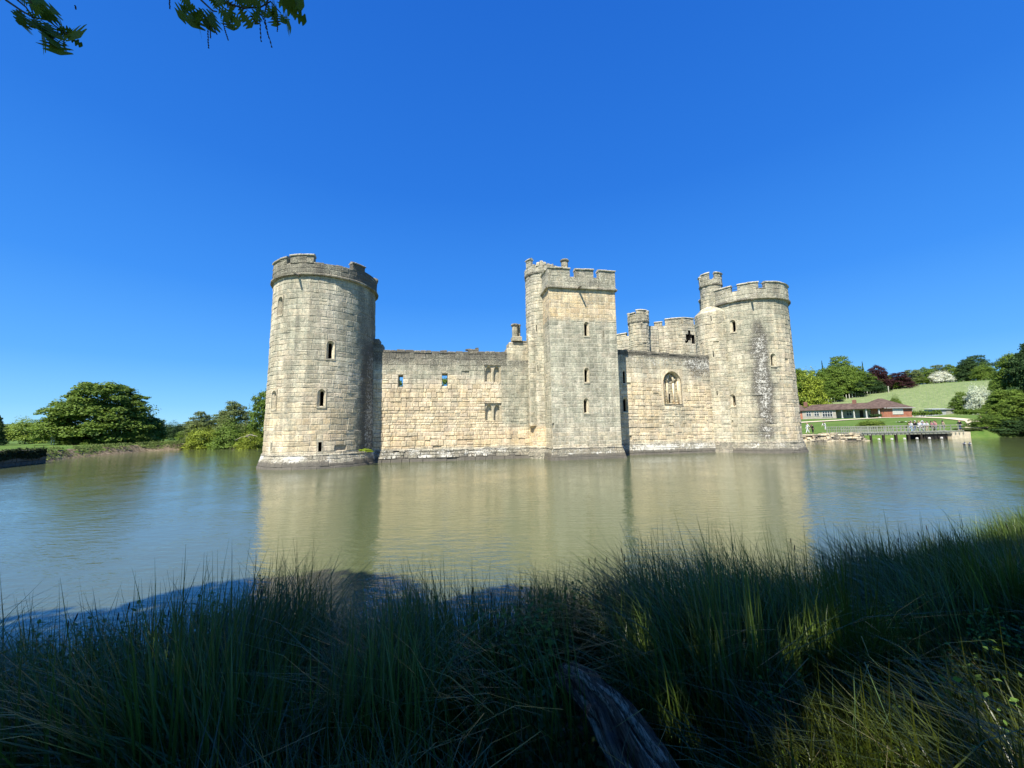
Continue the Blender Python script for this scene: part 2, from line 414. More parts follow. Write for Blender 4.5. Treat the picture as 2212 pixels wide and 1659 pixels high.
def sill(mb, S, ac, z, w_, t=FR):
    pts = [(ac - w_ / 2, z - .12, -.02), (ac + w_ / 2, z - .12, -.02), (ac + w_ / 2, z - .12, .06), (ac - w_ / 2, z - .12, .06)]
    b_ = [mb.vert(S(*p), t, (.3, .1, 0)) for p in pts]; u_ = [mb.vert(S(p[0], z, p[2] + .01), t, (.3, .1, 0)) for p in pts]
    for k in range(4):
        l = (k + 1) % 4; mb.face((b_[k], b_[l], u_[l], u_[k]))
    mb.face(b_); mb.face(u_)

def strip(mb, S, a0, a1, prof, n, t=(.4, .2, .7), w_=(.25, .3, 0), jit=.012, closed=False):
    """moulding: profile [(z,d)...] swept along a, in block lengths with small jitter"""
    prev = None; da = (a1 - a0) / n
    for k in range(n):
        x0, x1 = a0 + k * da + .006, a0 + (k + 1) * da - .006; jz, jd = random.uniform(-jit, jit), random.uniform(-jit, jit)
        tt = (random.uniform(.2, .8), t[1], max(0, min(1, t[2] + random.uniform(-.2, .2)))); ww = (w_[0], max(0, w_[1] + random.uniform(-.12, .15)), 0)
        r0 = [mb.vert(S(x0, z + jz, d + jd), tt, ww) for z, d in prof]; r1 = [mb.vert(S(x1, z + jz, d + jd), tt, ww) for z, d in prof]
        for i in range(len(prof) - 1): mb.face((r0[i], r1[i], r1[i + 1], r0[i + 1]))
        mb.face(r0[::-1]); mb.face(r1)

def merlon(parent, S, a0, a1, z0, z1, th, zone, seed, cap=True, name='merlon', hm=.36):
    """a raised block of parapet from z0 to z1 with thickness th and a sloping cap stone"""
    mb = MB(); d0 = -th
    ashlar(mb, S, a0, a1, z0, z1, zone, seed=seed, hm=hm, wm=(.45, .9))
    Sb = lambda a, z, d: S(a, z, d0 - d)
    ashlar(mb, Sb, a0, a1, z0, z1, zone, seed=seed + 1, hm=hm, wm=(.45, .9))
    q = zone((a0 + a1) / 2, z1); t = (.4, q['y'], q['g']); w_ = (q['l'], q['d'], 0)
    for a in (a0, a1): mb.poly([S(a, z0, 0), S(a, z1, 0), S(a, z1, d0), S(a, z0, d0)], 0, t, w_)
    n = max(2, int((a1 - a0) / .35))
    if cap:
        x0, x1 = a0 - .04, a1 + .04; sect = [(0, .10), (.07, .12), (.14, .05), (.24, -th * .5), (.14, -th - .05), (.07, -th - .12), (0, -th - .1)]
        m_ = max(1, round((a1 - a0) / .8)); L = (x1 - x0) / m_
        for k in range(m_):
            jz = random.uniform(-.025, .02); pr = None
            for s_ in range(3):
                x = x0 + k * L + .008 + (L - .016) * s_ / 2
                r = [mb.vert(S(x, z1 + zz + jz + random.uniform(-.01, .01), d), (random.uniform(.5, .9), .2, .6), (.5, q['d'] * .7, 0)) for zz, d in sect]
                if pr:
                    for i in range(len(sect)): j = (i + 1) % len(sect); mb.face((pr[i], r[i], r[j], pr[j]))
                if s_ in (0, 2): mb.face(r)
                pr = r
    else:
        for k in range(n):
            x0, x1 = a0 + (a1 - a0) * k / n, a0 + (a1 - a0) * (k + 1) / n
            mb.poly([S(x0, z1, 0), S(x1, z1, 0), S(x1, z1, d0), S(x0, z1, d0)], 0, t, w_)
    return mb.build(name, STONE, parent)

def coping(parent, S, a0, a1, z, th, name='coping', hgt=(.12, .26), w_=(.25, .5, 0), wd=(.5, 1.0), t=(.4, .2, .6), over=.06):
    mb = MB(); x = a0
    while x < a1 - .02:
        x1 = min(x + random.uniform(*wd), a1); h = random.uniform(*hgt); d1, d0 = over + random.uniform(-.03, .03), -th - over; o = .012
        tt = (random.random(), t[1], t[2]); e = .04
        lo = [(x + o, z - .02, d1), (x1 - o, z - .02, d1), (x1 - o, z - .02, d0), (x + o, z - .02, d0)]
        mi = [(x + o, z + h - e, d1 + random.uniform(-.02, .02)), (x1 - o, z + h - e, d1), (x1 - o, z + h - e, d0), (x + o, z + h - e, d0)]
        hi = [(x + o + e, z + h + random.uniform(-.03, .03), d1 - e), (x1 - o - e, z + h + random.uniform(-.03, .03), d1 - e), (x1 - o - e, z + h, d0 + e), (x + o + e, z + h, d0 + e)]
        r = [[mb.vert(S(*p), tt, (w_[0], max(0, w_[1] + random.uniform(-.2, .2)), 0)) for p in q] for q in (lo, mi, hi)]
        for q in range(2):
            for k in range(4): l = (k + 1) % 4; mb.face((r[q][k], r[q][l], r[q + 1][l], r[q + 1][k]))
        mb.face(r[0]); mb.face(r[2]); x = x1
    return mb.build(name, STONE, parent)

def window(parent, S, ac, z0, z1, ow_=.62, iw=.27, label=None, rect=None, blind=False, shift=0, front=.035, tint=FR, depth=.2):
    """small arched light with splayed surround; returns the hole it needs"""
    mb = MB(); r = rect or (ac - ow_ / 2 - .05, ac + ow_ / 2 + .05, z0 - .05, z1 + .07); tint = (.7, .25, .42)
    arch_insert(mb, S, r, (ac, z0, z1, ow_), (ac + shift, z0 + .06, z1 - .16, iw), depth=depth, blind=blind, front=front, t=tint)
    sill(mb, S, ac, z0, ow_ + .1, tint)
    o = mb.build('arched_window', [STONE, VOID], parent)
    if label: o['label'] = label
    return r
def slit(parent, S, ac, z0, z1, wd=.09, fr=.10):
    mb = MB(); r = (ac - wd / 2 - fr, ac + wd / 2 + fr, z0 - .14, z1 + .14)
    arch_insert(mb, S, r, (ac, z0, z1, wd), (ac, z0, z1, wd), depth=.02, square=True, front=.02, t=(.55, .2, .62))
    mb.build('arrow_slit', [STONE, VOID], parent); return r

def zmk(fn):
    return lambda a, z: fn(a, z)
cl01 = lambda v: max(0., min(1., v))
def sst(a, b, x): t = cl01((x - a) / (b - a)); return t * t * (3 - 2 * t)

castle = empty('castle', (-16.85, 35, 0), R(11), 'moated medieval castle of weathered cream and grey stone with round corner towers', 'castle')

RT_, CUR, RR = 4.37, .8, 43.85
# ---- zones: y = buff/yellow, g = grey-green, l = white lichen, d = dark staining and darker tone
def zone_LT(a, z):
    an = math.degrees(a / RT_); n = P2(a * .35, z * .35, 1); n2 = P2(a * .9, z * .25, 5)
    y = .35 * sst(9, 2, z) + .22 + n * .4; g = .30 + .34 * sst(4, 11, z) + n * .5; l = .12 + .1 * n; d = .06
    if z > 15.5: g = .9; d = .50 + .25 * n2; l = .25; y = .05
    st = math.exp(-((an + 17 + n2 * 8) / 6.5) ** 2) * sst(15.4, 13.5, z); d += .28 * st; g += .4 * st; l += .18 * st
    rt = sst(38, 56, an); g += .4 * rt; d += .40 * rt + .2 * rt * n2  # greyer and darker tone round the right flank
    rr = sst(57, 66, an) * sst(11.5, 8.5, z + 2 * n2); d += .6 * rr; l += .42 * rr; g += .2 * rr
    if 5 < an < 60 and z < 5: g -= .08; y += .1
    if z < 1.1: l = .1 + .75 * sst(.0, .35, P2(a * .5, 3, 2) + .2) * sst(.1, .5, z); d = .42; g = .5; y = 0
    if z < .38: d = .95; l = .02
    return dict(y=y, g=g, l=l, d=d, prot=(.0, .024) if z < 15 else (0, .04), gap=.003, j=.9, rec=.008)
def zone_LW(a, z):
    n = P2(a * .4, z * .6, 11); n2 = P2(a * 1.1, z * 1.1, 12)
    y = .50 * sst(8.2, 6.2, z + n) + .05; g = .06 + .75 * sst(6.9, 8.6, z + 1.2 * n); l = .13; d = .03 + .1 * sst(6.5, 8, z)
    pr = (.0, .04); gap = .004
    if z > 8.1: d = .2 + .35 * sst(8.2, 9.4, z) + .15 * n2; l = .36; g = .75
    if z > 9.55: d = .62 + .2 * n2; l = .3
    r = sst(15.6, 16.6, a) * sst(2.6, 3.4, z); g = g + (.85 - g) * r; y *= (1 - .8 * r)
    if 4.6 < z < 7.2 and a < 15.8: pr = (.0, .06)
    if a > 16.6 and z > 9.4: d = .15; g = .45; y = .3; l = .2
    if z < 2.5: y += .15; pr = (0, .08); gap = .03
    if z < 1.15: l = .50 + .6 * n2; d = .5; g = .6; y = 0; pr = (0, .1)
    if z < .34: d = .95; l = .12
    return dict(y=y, g=g, l=l, d=d, prot=pr, gap=gap * .6, j=.5 if z < 7 else .8, rec=.02 if z < 7.6 and a < 16 else .008)
def zone_MT(a, z):
    n = P2(a * .5, z * .5, 21); n2 = P2(a * 1.2, z * 1.2, 22)
    y = .05 + .85 * sst(12.2, 13, z) * sst(16, 15.4, z) + .3 * sst(3.2, 2, z + n); g = .78 + .3 * n; l = .22; d = .04
    if z > 12.6: g = .22 + .5 * n
    if z < 3: g = .5
    if z > 15.7: g = .7; d = .34 + .3 * n2; l = .38; y = .25 * (n > .1)
    if z < 1.1: l = .42 + .6 * n2; d = .48; g = .6
    if z < .38: d = .95; l = .02
    return dict(y=y, g=g, l=l, d=d, j=1, gap=.003, prot=(0, .014), rec=.004)
def zone_TU(a, z):
    n = P2(a * .5, z * .5, 31)
    q = dict(y=.15 + .25 * n, g=.62 + .4 * n, l=.28, d=.10, j=.9, gap=.004, rec=.008, prot=(0, .026))
    if z > 16.8: q.update(d=.34, l=.42, g=.7)
    if z < 3.2: q.update(y=.85, g=.1, l=.2)
    if z < 1.1: q.update(l=.25, d=.48, g=.5, y=.0)
    return q
def zone_RW(a, z):
    n = P2(a * .4, z * .6, 41); n2 = P2(a * 1.1, z * 1.1, 42)
    y = .5 + .25 * n; g = .12 + .3 * n; l = .15; d = .03; pr = (0, .05)
    near = math.exp(-((a - 34) / 1.6) ** 2) * math.exp(-((z - 4) / 1.5) ** 2); g += .6 * near; l += .25 * near
    if z > 7.6: g = .3 + .3 * n; y = .2; l = .3
    if z > 9.0: d = .28 + .25 * n2; l = .45; g = .6
    if z > 9.9: d = .66; l = .3
    r = sst(35.2, 36.4, a) * sst(7.4, 8.2, z + n2); d += .5 * r; l += .15 * r
    if z < 1.15: l = .6 + .5 * n2; d = .46; g = .6; y = 0
    if z < .38: d = .95; l = .02
    if 1.1 < z < 5: pr = (0, .07)
    return dict(y=y, g=g, l=l, d=d, prot=pr, gap=.004, j=.6, rec=.016 if z < 7 else .008)
def zone_RT(a, z):
    an = math.degrees(a / RT_); n = P2(a * .35, z * .35, 51); n2 = P2(a * 1.0, z * .4, 52)
    y = .22 + .35 * n; g = .50 + .25 * sst(3, 9, z) + .4 * n; l = .2; d = .05
    r = sst(-14, 0, an); y += .28 * r; g -= .36 * r * sst(15, 11, z)
    st = math.exp(-((an + 26 + 5 * n2) / (10.5)) ** 2) * sst(15.2, 12.6, z) * sst(.9, 2, z)
    top = sst(10.5, 14, z)
    d += .85 * st * (1 - .45 * top); l += .34 * st * (1 - top) + .1 * st; g += .4 * st; d += .12 * st * (1 - top)
    if z > 15.6: g = .75; d = .30 + .25 * n2; l = .42; y = .12
    if z < 1.1: l = .38 + .5 * n2; d = .46; g = .6; y = 0
    if z < .38: d = .95; l = .02
    return dict(y=y, g=g, l=l, d=d, j=.9, gap=.004, prot=(0, .026), rec=.008)
def zone_TR(a, z):
    q = zone_TU(a, z); n = P2(a * .5, z * .5, 33)
    q.update(y=.25 + .3 * n, g=.5 + .3 * n) if 1.1 < z < 16.8 else None
    return q
def zone_BK(a, z):
    n = P2(a * .4, z * .4, 61)
    return dict(y=.30 + .6 * n, g=.55 + .4 * n, l=.32, d=.12 + .2 * sst(16, 18, z), j=.7, gap=.01)

def plinth(parent, S, a0, a1, zone, n, out=.5, top=1.05, seed=0, mit=None):
    """battered footing in three sloping courses"""
    mb = MB()
    f = lambda z: .06 + out * (1 - (z + .6) / (top + .6)) if z < top else .02
    S2 = lambda a, z, d: S(a if mit is None else a + f(z) * (mit[0] * (a1 - a) / (a1 - a0) * -1 + mit[1] * (a - a0) / (a1 - a0)), z, f(z) + d)
    ashlar(mb, S2, a0, a1, -.6, top, zone, hm=.4, wm=(.6, 1.2), prot=(0, .05), seed=seed)
    strip(mb, S, a0, a1, [(top - .03, f(top - .01) + .07), (top + .05, .09), (top + .10, -.02)], n, t=(.5, .1, .5), w_=(.35, .4, 0))
    return mb.build('plinth', STONE, parent)
def floor_disc(mb, cu, cv, r, z, n=40):
    mb.poly([(cu + r * math.sin(2 * math.pi * k / n), -cv - r * math.cos(2 * math.pi * k / n), z) for k in range(n)], 0, (.4, .2, .6), (.2, .3, 0))
def spout(parent, S, a, z, ln=.75):
    mb = MB(); p0 = Vector(S(a, z, -.1)); p1 = Vector(S(a, z - .10, ln))
    p2 = Vector(S(a, z - .06, ln * .55))
    mb.tube([p0, p2, p1], [.12, .10, .07], 6, t=(.4, .1, .8), w_=(0, .5, 0), wob=.12)
    mb.build('water_spout', STONE, parent)
D = math.radians

# ---- left drum tower -------------------------------------------------------
def rdr(z): return 4.40 - .0125 * min(z, 15.6)
def drum(cu, zone, name, label, wins, slits, merl, spouts, seed, low=16.55, zs=15.55, ph=17.2, rail=False):
    mb = MB(); tw = empty(name, (0, 0, 0)); tw.parent = castle; tw['label'] = label
    S = cyl_map(cu, 0, RT_, rdr); holes = []
    for w_ in wins:
        an, z0, z1, ow_, iw, sh = w_; holes.append(window(tw, S, D(an) * RT_, z0, z1, ow_, iw, shift=sh, front=.05))
    for an, z0, z1, wd in slits: holes.append(slit(tw, S, D(an) * RT_, z0, z1, wd))
    hf = lambda z: .36 if z < 2 or 6.5 < z < 8 else .44
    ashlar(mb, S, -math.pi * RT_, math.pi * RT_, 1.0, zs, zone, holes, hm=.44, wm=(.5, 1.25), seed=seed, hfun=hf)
    floor_disc(mb, cu, 0, 4.0, 14.6)
    body = mb.build('shaft', STONE, tw)
    plinth(tw, S, -math.pi * RT_, math.pi * RT_, zone, 34, seed=seed)
    m2 = MB()
    strip(m2, S, -math.pi * RT_, math.pi * RT_, [(zs - .05, -.2), (zs - .05, .02), (zs + .0, .26), (zs + .10, .27), (zs + .20, .12), (zs + .22, -.02)], 30, t=(.4, .1, .7), w_=(.2, .45, 0))
    m2.build('string_course', STONE, tw)
    Rp = 4.31; Sp = cyl_map(cu, 0, Rp)
    m3 = MB(); ashlar(m3, Sp, -math.pi * Rp, math.pi * Rp, zs + .2, low, zone, seed=seed + 3, hm=.4)
    Sb = cyl_map(cu, 0, Rp, lambda z: Rp - .5, -1); ashlar(m3, Sb, -math.pi * Rp, math.pi * Rp, zs - .6, low, zone, seed=seed + 4, hm=.4)
    m3.build('parapet', STONE, tw)
    edges = sorted(merl); prev = None
    for k, (m0, m1_, zt) in enumerate(edges):
        merlon(tw, Sp, D(m0) * Rp, D(m1_) * Rp, low, zt, .5, zone, seed * 9 + k)
    gaps = []
    for k in range(len(edges)):
        g0 = edges[k][1]; g1_ = edges[(k + 1) % len(edges)][0] + (360 if k == len(edges) - 1 else 0)
        if g1_ - g0 > 2: coping(tw, Sp, D(g0) * Rp, D(g1_) * Rp, low, .5, name='crenel_sill', hgt=(.05, .11), over=.02)
    for an in spouts: spout(tw, S, D(an) * RT_, zs - .05)
    return tw, S
LTm = [(-62, -30, 17.02), (-25.5, .6, 17.12), (41, 58, 17.1), (95, 125, 17.05), (150, 180, 17.1), (205, 235, 17.1), (258, 280, 17.0)]
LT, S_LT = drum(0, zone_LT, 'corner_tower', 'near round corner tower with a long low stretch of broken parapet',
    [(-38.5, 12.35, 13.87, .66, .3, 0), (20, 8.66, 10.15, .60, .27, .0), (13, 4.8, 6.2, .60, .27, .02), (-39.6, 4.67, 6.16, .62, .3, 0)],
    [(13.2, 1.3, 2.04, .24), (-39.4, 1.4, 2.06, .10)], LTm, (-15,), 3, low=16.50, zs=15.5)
def damaged(): pass
# slightly raised far stretch of the left parapet
merlon(LT, cyl_map(0, 0, 4.31), D(58) * 4.31, D(95) * 4.31, 16.5, 16.78, .5, zone_LT, 77, cap=False)

# ---- curtain walls -------------------------------------------------------
def blind_pair(parent, S, a0, a1, z0, z1, name='blind_window'):
    mb = MB(); m = (a0 + a1) / 2; q = .10
    # outer frame: square head moulding
    for (x0, x1, y0, y1, d) in ((a0, a1, z1, z1 + .09, .05),):
        strip(mb, S, x0 - .05, x1 + .05, [(y0, -.02), (y0, d), (y1, d), (y1, -.02)], 2, t=(.4, .1, .7), w_=(.1, .5, 0))
    for s in (0, 1):
        r = (a0, m, z0, z1) if s == 0 else (m, a1, z0, z1); c = (r[0] + r[1]) / 2
        arch_insert(mb, lambda a, z, d: S(a, z, d - .07), r, (c, z0 + .02, z1 - .08, (a1 - a0) / 2 - .12, .9), (c, z0 + .04, z1 - .16, (a1 - a0) / 2 - .26, .9), depth=.14, blind=True, front=0, t=(.5, .35, .45), w_=(.15, .08, 0))
    fr = [(a0, z0), (a1, z0), (a1, z1), (a0, z1)]
    for (p, q_) in zip(fr, fr[1:] + fr[:1]):
        mb.poly([S(*p, .02), S(*q_, .02), S(*q_, -.14), S(*p, -.14)], 0, (.5, .3, .3), (.1, .1, 0))
    o = mb.build(name, [STONE, VOID], parent); return (a0, a1, z0, z1)
def jamb(mb, a0, a1, z0, z1, v0, v1):
    for p, q in (((a0, z0), (a1, z0)), ((a1, z0), (a1, z1)), ((a1, z1), (a0, z1)), ((a0, z1), (a0, z0))):
        mb.poly([(p[0], -v0, p[1]), (q[0], -v0, q[1]), (q[0], -v1, q[1]), (p[0], -v1, p[1])], 0, (.5, .3, .4), (.1, .1, 0))

LWALL = empty('curtain_wall'); LWALL.parent = castle; LWALL['label'] = 'long curtain wall with two openings that show the sky'
CUL = .45
S = plane_map(CUL); mb = MB()
h1 = (6.47, 6.89, 6.79, 7.87); h2 = (10.42, 10.94, 6.86, 8.04)
holes = [h1, h2, blind_pair(LWALL, S, 14.42, 16.0, 7.3, 8.9), blind_pair(LWALL, S, 14.44, 16.0, 3.6, 5.22)]
def hf(z): return .43 if z > 4.6 else (.38 if z < 2.6 else .27)
ashlar(mb, S, 3.4, 19.9, 1.0, 10.02, zone_LW, holes, seed=5, hfun=hf, wm=(.45, 1.05))
bh = [h1, h2]
ashlar(mb, plane_map(CUL - 1.5, True), 3.4, 19.9, .9, 10.02, zone_LW, bh, seed=6, wm=(.7, 1.3))
for h in bh: jamb(mb, *h, CUL, CUL - 1.5)
mb.build('wall_face', STONE, LWALL)
plinth(LWALL, S, 4.0, 19.9, zone_LW, 20, out=.45, seed=5)
coping(LWALL, S, 5.1, 16.6, 10.0, 1.5, hgt=(.16, .26), w_=(.3, .66, 0), wd=(.45, .8))
# steps up to the left tower, raised piece by the stair turret, loose stones
m2 = MB(); ashlar(m2, S, 3.6, 5.05, 10.02, 10.7, zone_LW, seed=8); ashlar(m2, S, 3.6, 4.72, 10.7, 11.2, zone_LW, seed=9)
for x1, z in ((5.05, 10.7), (4.72, 11.2)): m2.box(((3.6 + x1) / 2, -(CUL - .78), z - .33), (x1 - 3.6, 1.46, .7), t=(.3, .2, .7), w_=(.2, .5, 0), jit=.02)
m2.build('wall_step', STONE, LWALL)
m3 = MB(); ashlar(m3, S, 16.62, 18.9, 10.02, 10.62, zone_LW, seed=11); ashlar(m3, S, 16.85, 18.9, 10.62, 11.2, zone_LW, seed=12); 
m3.box((17.9, -(CUL - .79), 10.5), (2.1, 1.46, 1.35), t=(.4, .3, .5), w_=(.3, .3, 0)); m3.box((16.9, -(CUL - .79), 10.3), (.55, 1.44, .66), t=(.4, .3, .5), w_=(.3, .4, 0), jit=.03)
m3.build('raised_wall', STONE, LWALL); coping(LWALL, S, 17.4, 18.95, 11.22, 1.4, hgt=(.1, .14), w_=(.3, .55, 0))
m4 = MB(); m4.box((13.35, -.2, 10.3), (1.0, .5, .3), jit=.05, t=(.3, .1, .8), w_=(.3, .6, 0), bev=.06); m4.box((13.75, -.2, 10.48), (.3, .4, .2), jit=.05, t=(.2, .1, .8), w_=(.2, .8, 0)); m4.box((12.9, -.15, 10.42), (.5, .4, .12), jit=.04, w_=(.3, .6, 0))
m4.build('loose_stone', STONE, LWALL)
def chimney(parent, cu, cv, z0, z1, r, n=8, capr=1.35, name='chimney'):
    mb = MB(); zz = z0; t = (.4, .15, .7)
    while zz < z1 - .25:
        z2 = min(zz + .34, z1 - .22); rr = r * random.uniform(.97, 1.03)
        mb.tube([(cu, -cv, zz), (cu, -cv, z2 - .015)], rr, n, t=(random.random(), .15, .7), w_=(.3, .3, 0)); zz = z2
    mb.tube([(cu, -cv, z1 - .25), (cu, -cv, z1 - .17), (cu, -cv, z1 - .08), (cu, -cv, z1)], [r * 1.02, r * capr, r * capr, r * 1.1], n, t=t, w_=(.3, .5, 0), wob=.05)
    return mb.build(name, STONE, parent)
m5 = MB(); m5.box((17.62, -.3, 11.55), (.95, .8, .45), t=(.4, .2, .6), w_=(.3, .3, 0), bev=.06); m5.build('chimney_base', STONE, LWALL)
chimney(LWALL, 17.48, .35, 11.7, 13.05, .30); chimney(LWALL, 17.92, .15, 11.7, 13.1, .15)

RWALL = empty('curtain_wall'); RWALL.parent = castle; RWALL['label'] = 'shorter curtain wall with the large traceried chapel window'
mb = MB(); S = (lambda q: lambda a, z, d: q(a, z * (1 + .0045 * (33 - a)), d))(plane_map(CUR)); holes = []
holes.append(window(RWALL, S, 28.62, 4.2, 5.65, .56, .3, front=.03)); 
m6 = MB(); r = (28.36, 28.86, 6.95, 8.35); arch_insert(m6, S, r, (28.6, 7.05, 8.25, .26), (28.6, 7.05, 8.25, .26), depth=.05, square=True, front=.02); m6.build('slot_window', [STONE, VOID], RWALL); holes.append(r)
# chapel window
cw = MB(); r = (32.7, 35.2, 4.95, 8.75); ctr = (33.93, 5.08, 8.5, 2.02)
c = (33.93, 6.6); rp = [(r[0], r[2]), (r[1], r[2]), (r[1], r[3]), (r[0], r[3])]; op = arch_pts(*ctr, pointed=.15, n=10); ip = arch_pts(33.93, 5.12, 8.36, 1.7, pointed=.15, n=10)
ths = sorted({round(math.atan2(q[1] - c[1], q[0] - c[0]), 4) for q in rp + op + ip})
ring = [[cw.vert(S(*ray_poly(c, th, pl), d), (.6, .35, .2), (.1, .05, 0)) for th in ths] for pl, d in ((rp, -.03), (rp, .03), (op, .03), (op, .12), (op, .0), (ip, -.22), (ip, -.5))]
for q in range(len(ring) - 1):
    for k in range(len(ths)): l = (k + 1) % len(ths); cw.face((ring[q][k], ring[q][l], ring[q + 1][l], ring[q + 1][k]))
Sc = lambda a, z, d: S(a, z, d - .48); ch_h = [(33.72, 33.98, 5.2, 6.15), (34.40, 34.56, 5.15, 8.0), (33.36, 33.44, 7.1, 8.0)]
ashlar(cw, Sc, 32.9, 34.95, 5.0, 8.5, zone_BK, ch_h, seed=15, hm=.3, wm=(.25, .5))
for h in ch_h:
    jp = [(h[0], h[2]), (h[1], h[2]), (h[1], h[3]), (h[0], h[3])]
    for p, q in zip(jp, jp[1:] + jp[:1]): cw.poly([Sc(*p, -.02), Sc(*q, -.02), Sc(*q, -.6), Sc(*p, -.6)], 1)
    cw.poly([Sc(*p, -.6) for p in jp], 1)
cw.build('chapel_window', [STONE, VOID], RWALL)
ml = MB()
for x, tp in ((33.56, 8.05), (34.26, 8.1)):
    ml.tube([S(x, 5.1, -.3), S(x, 7.3, -.3)], .115, 8, t=(.75, .4, .1)); ml.tube([S(x, 7.3, -.3), S(x + .02, 7.75, -.3), S(x + (.22 if x < 34 else -.2), tp, -.32)], [.11, .12, .10], 8, t=(.75, .4, .1))
for x in (33.14, 34.74): ml.tube([S(x, 5.1, -.22), S(x, 7.5, -.22)], .09, 8, t=(.7, .4, .1))
ml.tube([S(33.4, 7.75, -.36), S(33.9, 8.25, -.38), S(34.45, 7.75, -.36)], .09, 7, t=(.6, .3, .3)); ml.tube([S(33.56, 7.4, -.33), S(33.2, 7.85, -.36)], .07, 7, t=(.6, .3, .3)); ml.tube([S(34.26, 7.4, -.33), S(34.6, 7.85, -.36)], .07, 7, t=(.6, .3, .3))
ml.build('mullion', STONE, RWALL, smooth=True)
holes.append(r)
ashlar(mb, S, 26.0, 38.7, 1.0, 10.28, zone_RW, holes, seed=17, hfun=lambda z: .36 if z < 6.5 else .42, wm=(.45, 1.05))
mb.build('wall_face', STONE, RWALL)
mb = MB(); ashlar(mb, lambda a, z, d: S(a, z, -1.5 - d), 26, 38.7, .9, 10.28, zone_RW, seed=18, wm=(.7, 1.3))
mb.build('inner_face', STONE, RWALL); plinth(RWALL, S, 26.3, 39, zone_RW, 16, out=.45, seed=18)
coping(RWALL, S, 26.2, 38.5, 10.26, 1.5, hgt=(.14, .24), w_=(.3, .62, 0), wd=(.5, .9))

# ---- middle square tower -------------------------------------------------------
MT = empty('square_tower'); MT.parent = castle; MT['label'] = 'square mid-wall tower with battlements and three windows in a column'
V1, U0, U1 = 3.9, 19.97, 26.5
S = plane_map(V1); mb = MB(); holes = [window(MT, S, 23.5, 11.2, 12.55, .46, .27, shift=-.02), window(MT, S, 23.36, 6.9, 8.25, .46, .27, shift=-.02), window(MT, S, 23.2, 4.1, 5.45, .46, .27, shift=-.02),
    slit(MT, S, 25.15, 11.12, 11.76, .06), slit(MT, S, 23.25, 1.1, 1.62, .06)]
ashlar(mb, S, U0, U1, 1.0, 15.6, zone_MT, holes, seed=21, hm=.40, wm=(.45, 1.0))
Sl = side_map(U0); hl = [slit(MT, Sl, 2.15, z0, z1, .12) for z0, z1 in ((11.3, 12.45), (7.1, 7.85), (4.0, 4.61))]
ashlar(mb, Sl, -2.5, V1, 1.0, 15.6, zone_MT, hl, seed=22, hm=.40, wm=(.45, 1.0))
Sr = side_map(U1, 1); ashlar(mb, Sr, -2.5, V1, 1.0, 15.6, zone_MT, seed=23, hm=.42)
Sbk = plane_map(-2.5, True); ashlar(mb, Sbk, U0, U1, 1.0, 15.6, zone_MT, seed=24)
mb.poly([(U0, -V1, 15.3), (U1, -V1, 15.3), (U1, 2.5, 15.3), (U0, 2.5, 15.3)], 0, (.4, .2, .6), (.2, .3, 0))
mb.build('shaft', STONE, MT)
for S_, a0, a1, mt in ((S, U0, U1, (1, 1)), (Sl, .3, V1, (0, 1)), (Sr, .3, V1, (0, 1))): plinth(MT, S_, a0, a1, zone_MT, 9, out=.4, seed=25, mit=mt)
m2 = MB(); pf = [(15.58, -.02), (15.59, .04), (15.64, .22), (15.76, .22), (15.86, .08), (15.88, -.02)]
for S_, a0, a1 in ((S, U0 - .1, U1 + .1), (Sl, -2.6, V1 + .1), (Sr, -2.6, V1 + .1), (Sbk, U0 - .1, U1 + .1)): strip(m2, S_, a0, a1, pf, 7, t=(.4, .1, .6), w_=(.3, .4, 0))
m2.build('string_course', STONE, MT)
Sp = plane_map(V1 + .06); Spl = side_map(U0 - .06); Spr = side_map(U1 + .06, 1); Spb = plane_map(-2.56, True); m3 = MB(); TP = 16.75
for S_, a0, a1 in ((Sp, U0 - .06, U1 + .06), (Spl, -2.56, V1 + .06), (Spr, -2.56, V1 + .06), (Spb, U0 - .06, U1 + .06)):
    ashlar(m3, S_, a0, a1, 15.8, TP, zone_MT, seed=int(a0 * 3) + 31, hm=.42, wm=(.45, .9)); ashlar(m3, (lambda q: lambda a, z, d: q(a, z, -.55 - d))(S_), a0 + .5, a1 - .5, 15.2, TP, zone_MT, seed=37, hm=.42)
m3.build('parapet', STONE, MT)
merlon(MT, Sp, U0 - .06, 22.05, TP, 17.5, .55, zone_MT, 41); merlon(MT, Sp, 22.62, 24.38, TP, 17.5, .55, zone_MT, 42); merlon(MT, Sp, 24.92, U1 + .06, TP, 17.5, .55, zone_MT, 43)
merlon(MT, Spl, 1.0, V1 - .5, TP, 17.5, .55, zone_MT, 44); merlon(MT, Spr, 2.0, V1 - .5, TP, 17.5, .55, zone_MT, 45); merlon(MT, Spr, -1.6, .4, TP, 17.5, .55, zone_MT, 46); merlon(MT, Spb, 22.5, 24.2, TP, 17.5, .55, zone_MT, 47)
for S_, a0, a1 in ((Sp, 22.05, 22.62), (Sp, 24.38, 24.92), (Spl, -2.5, 1.0), (Spr, .4, 2.0)): coping(MT, S_, a0, a1, TP, .55, name='crenel_sill', hgt=(.06, .1), over=.02)
spout(MT, S, 22.8, 15.72, .95)
chimney(MT, 22.0, 2.7, 16.6, 18.95, .32, n=10)

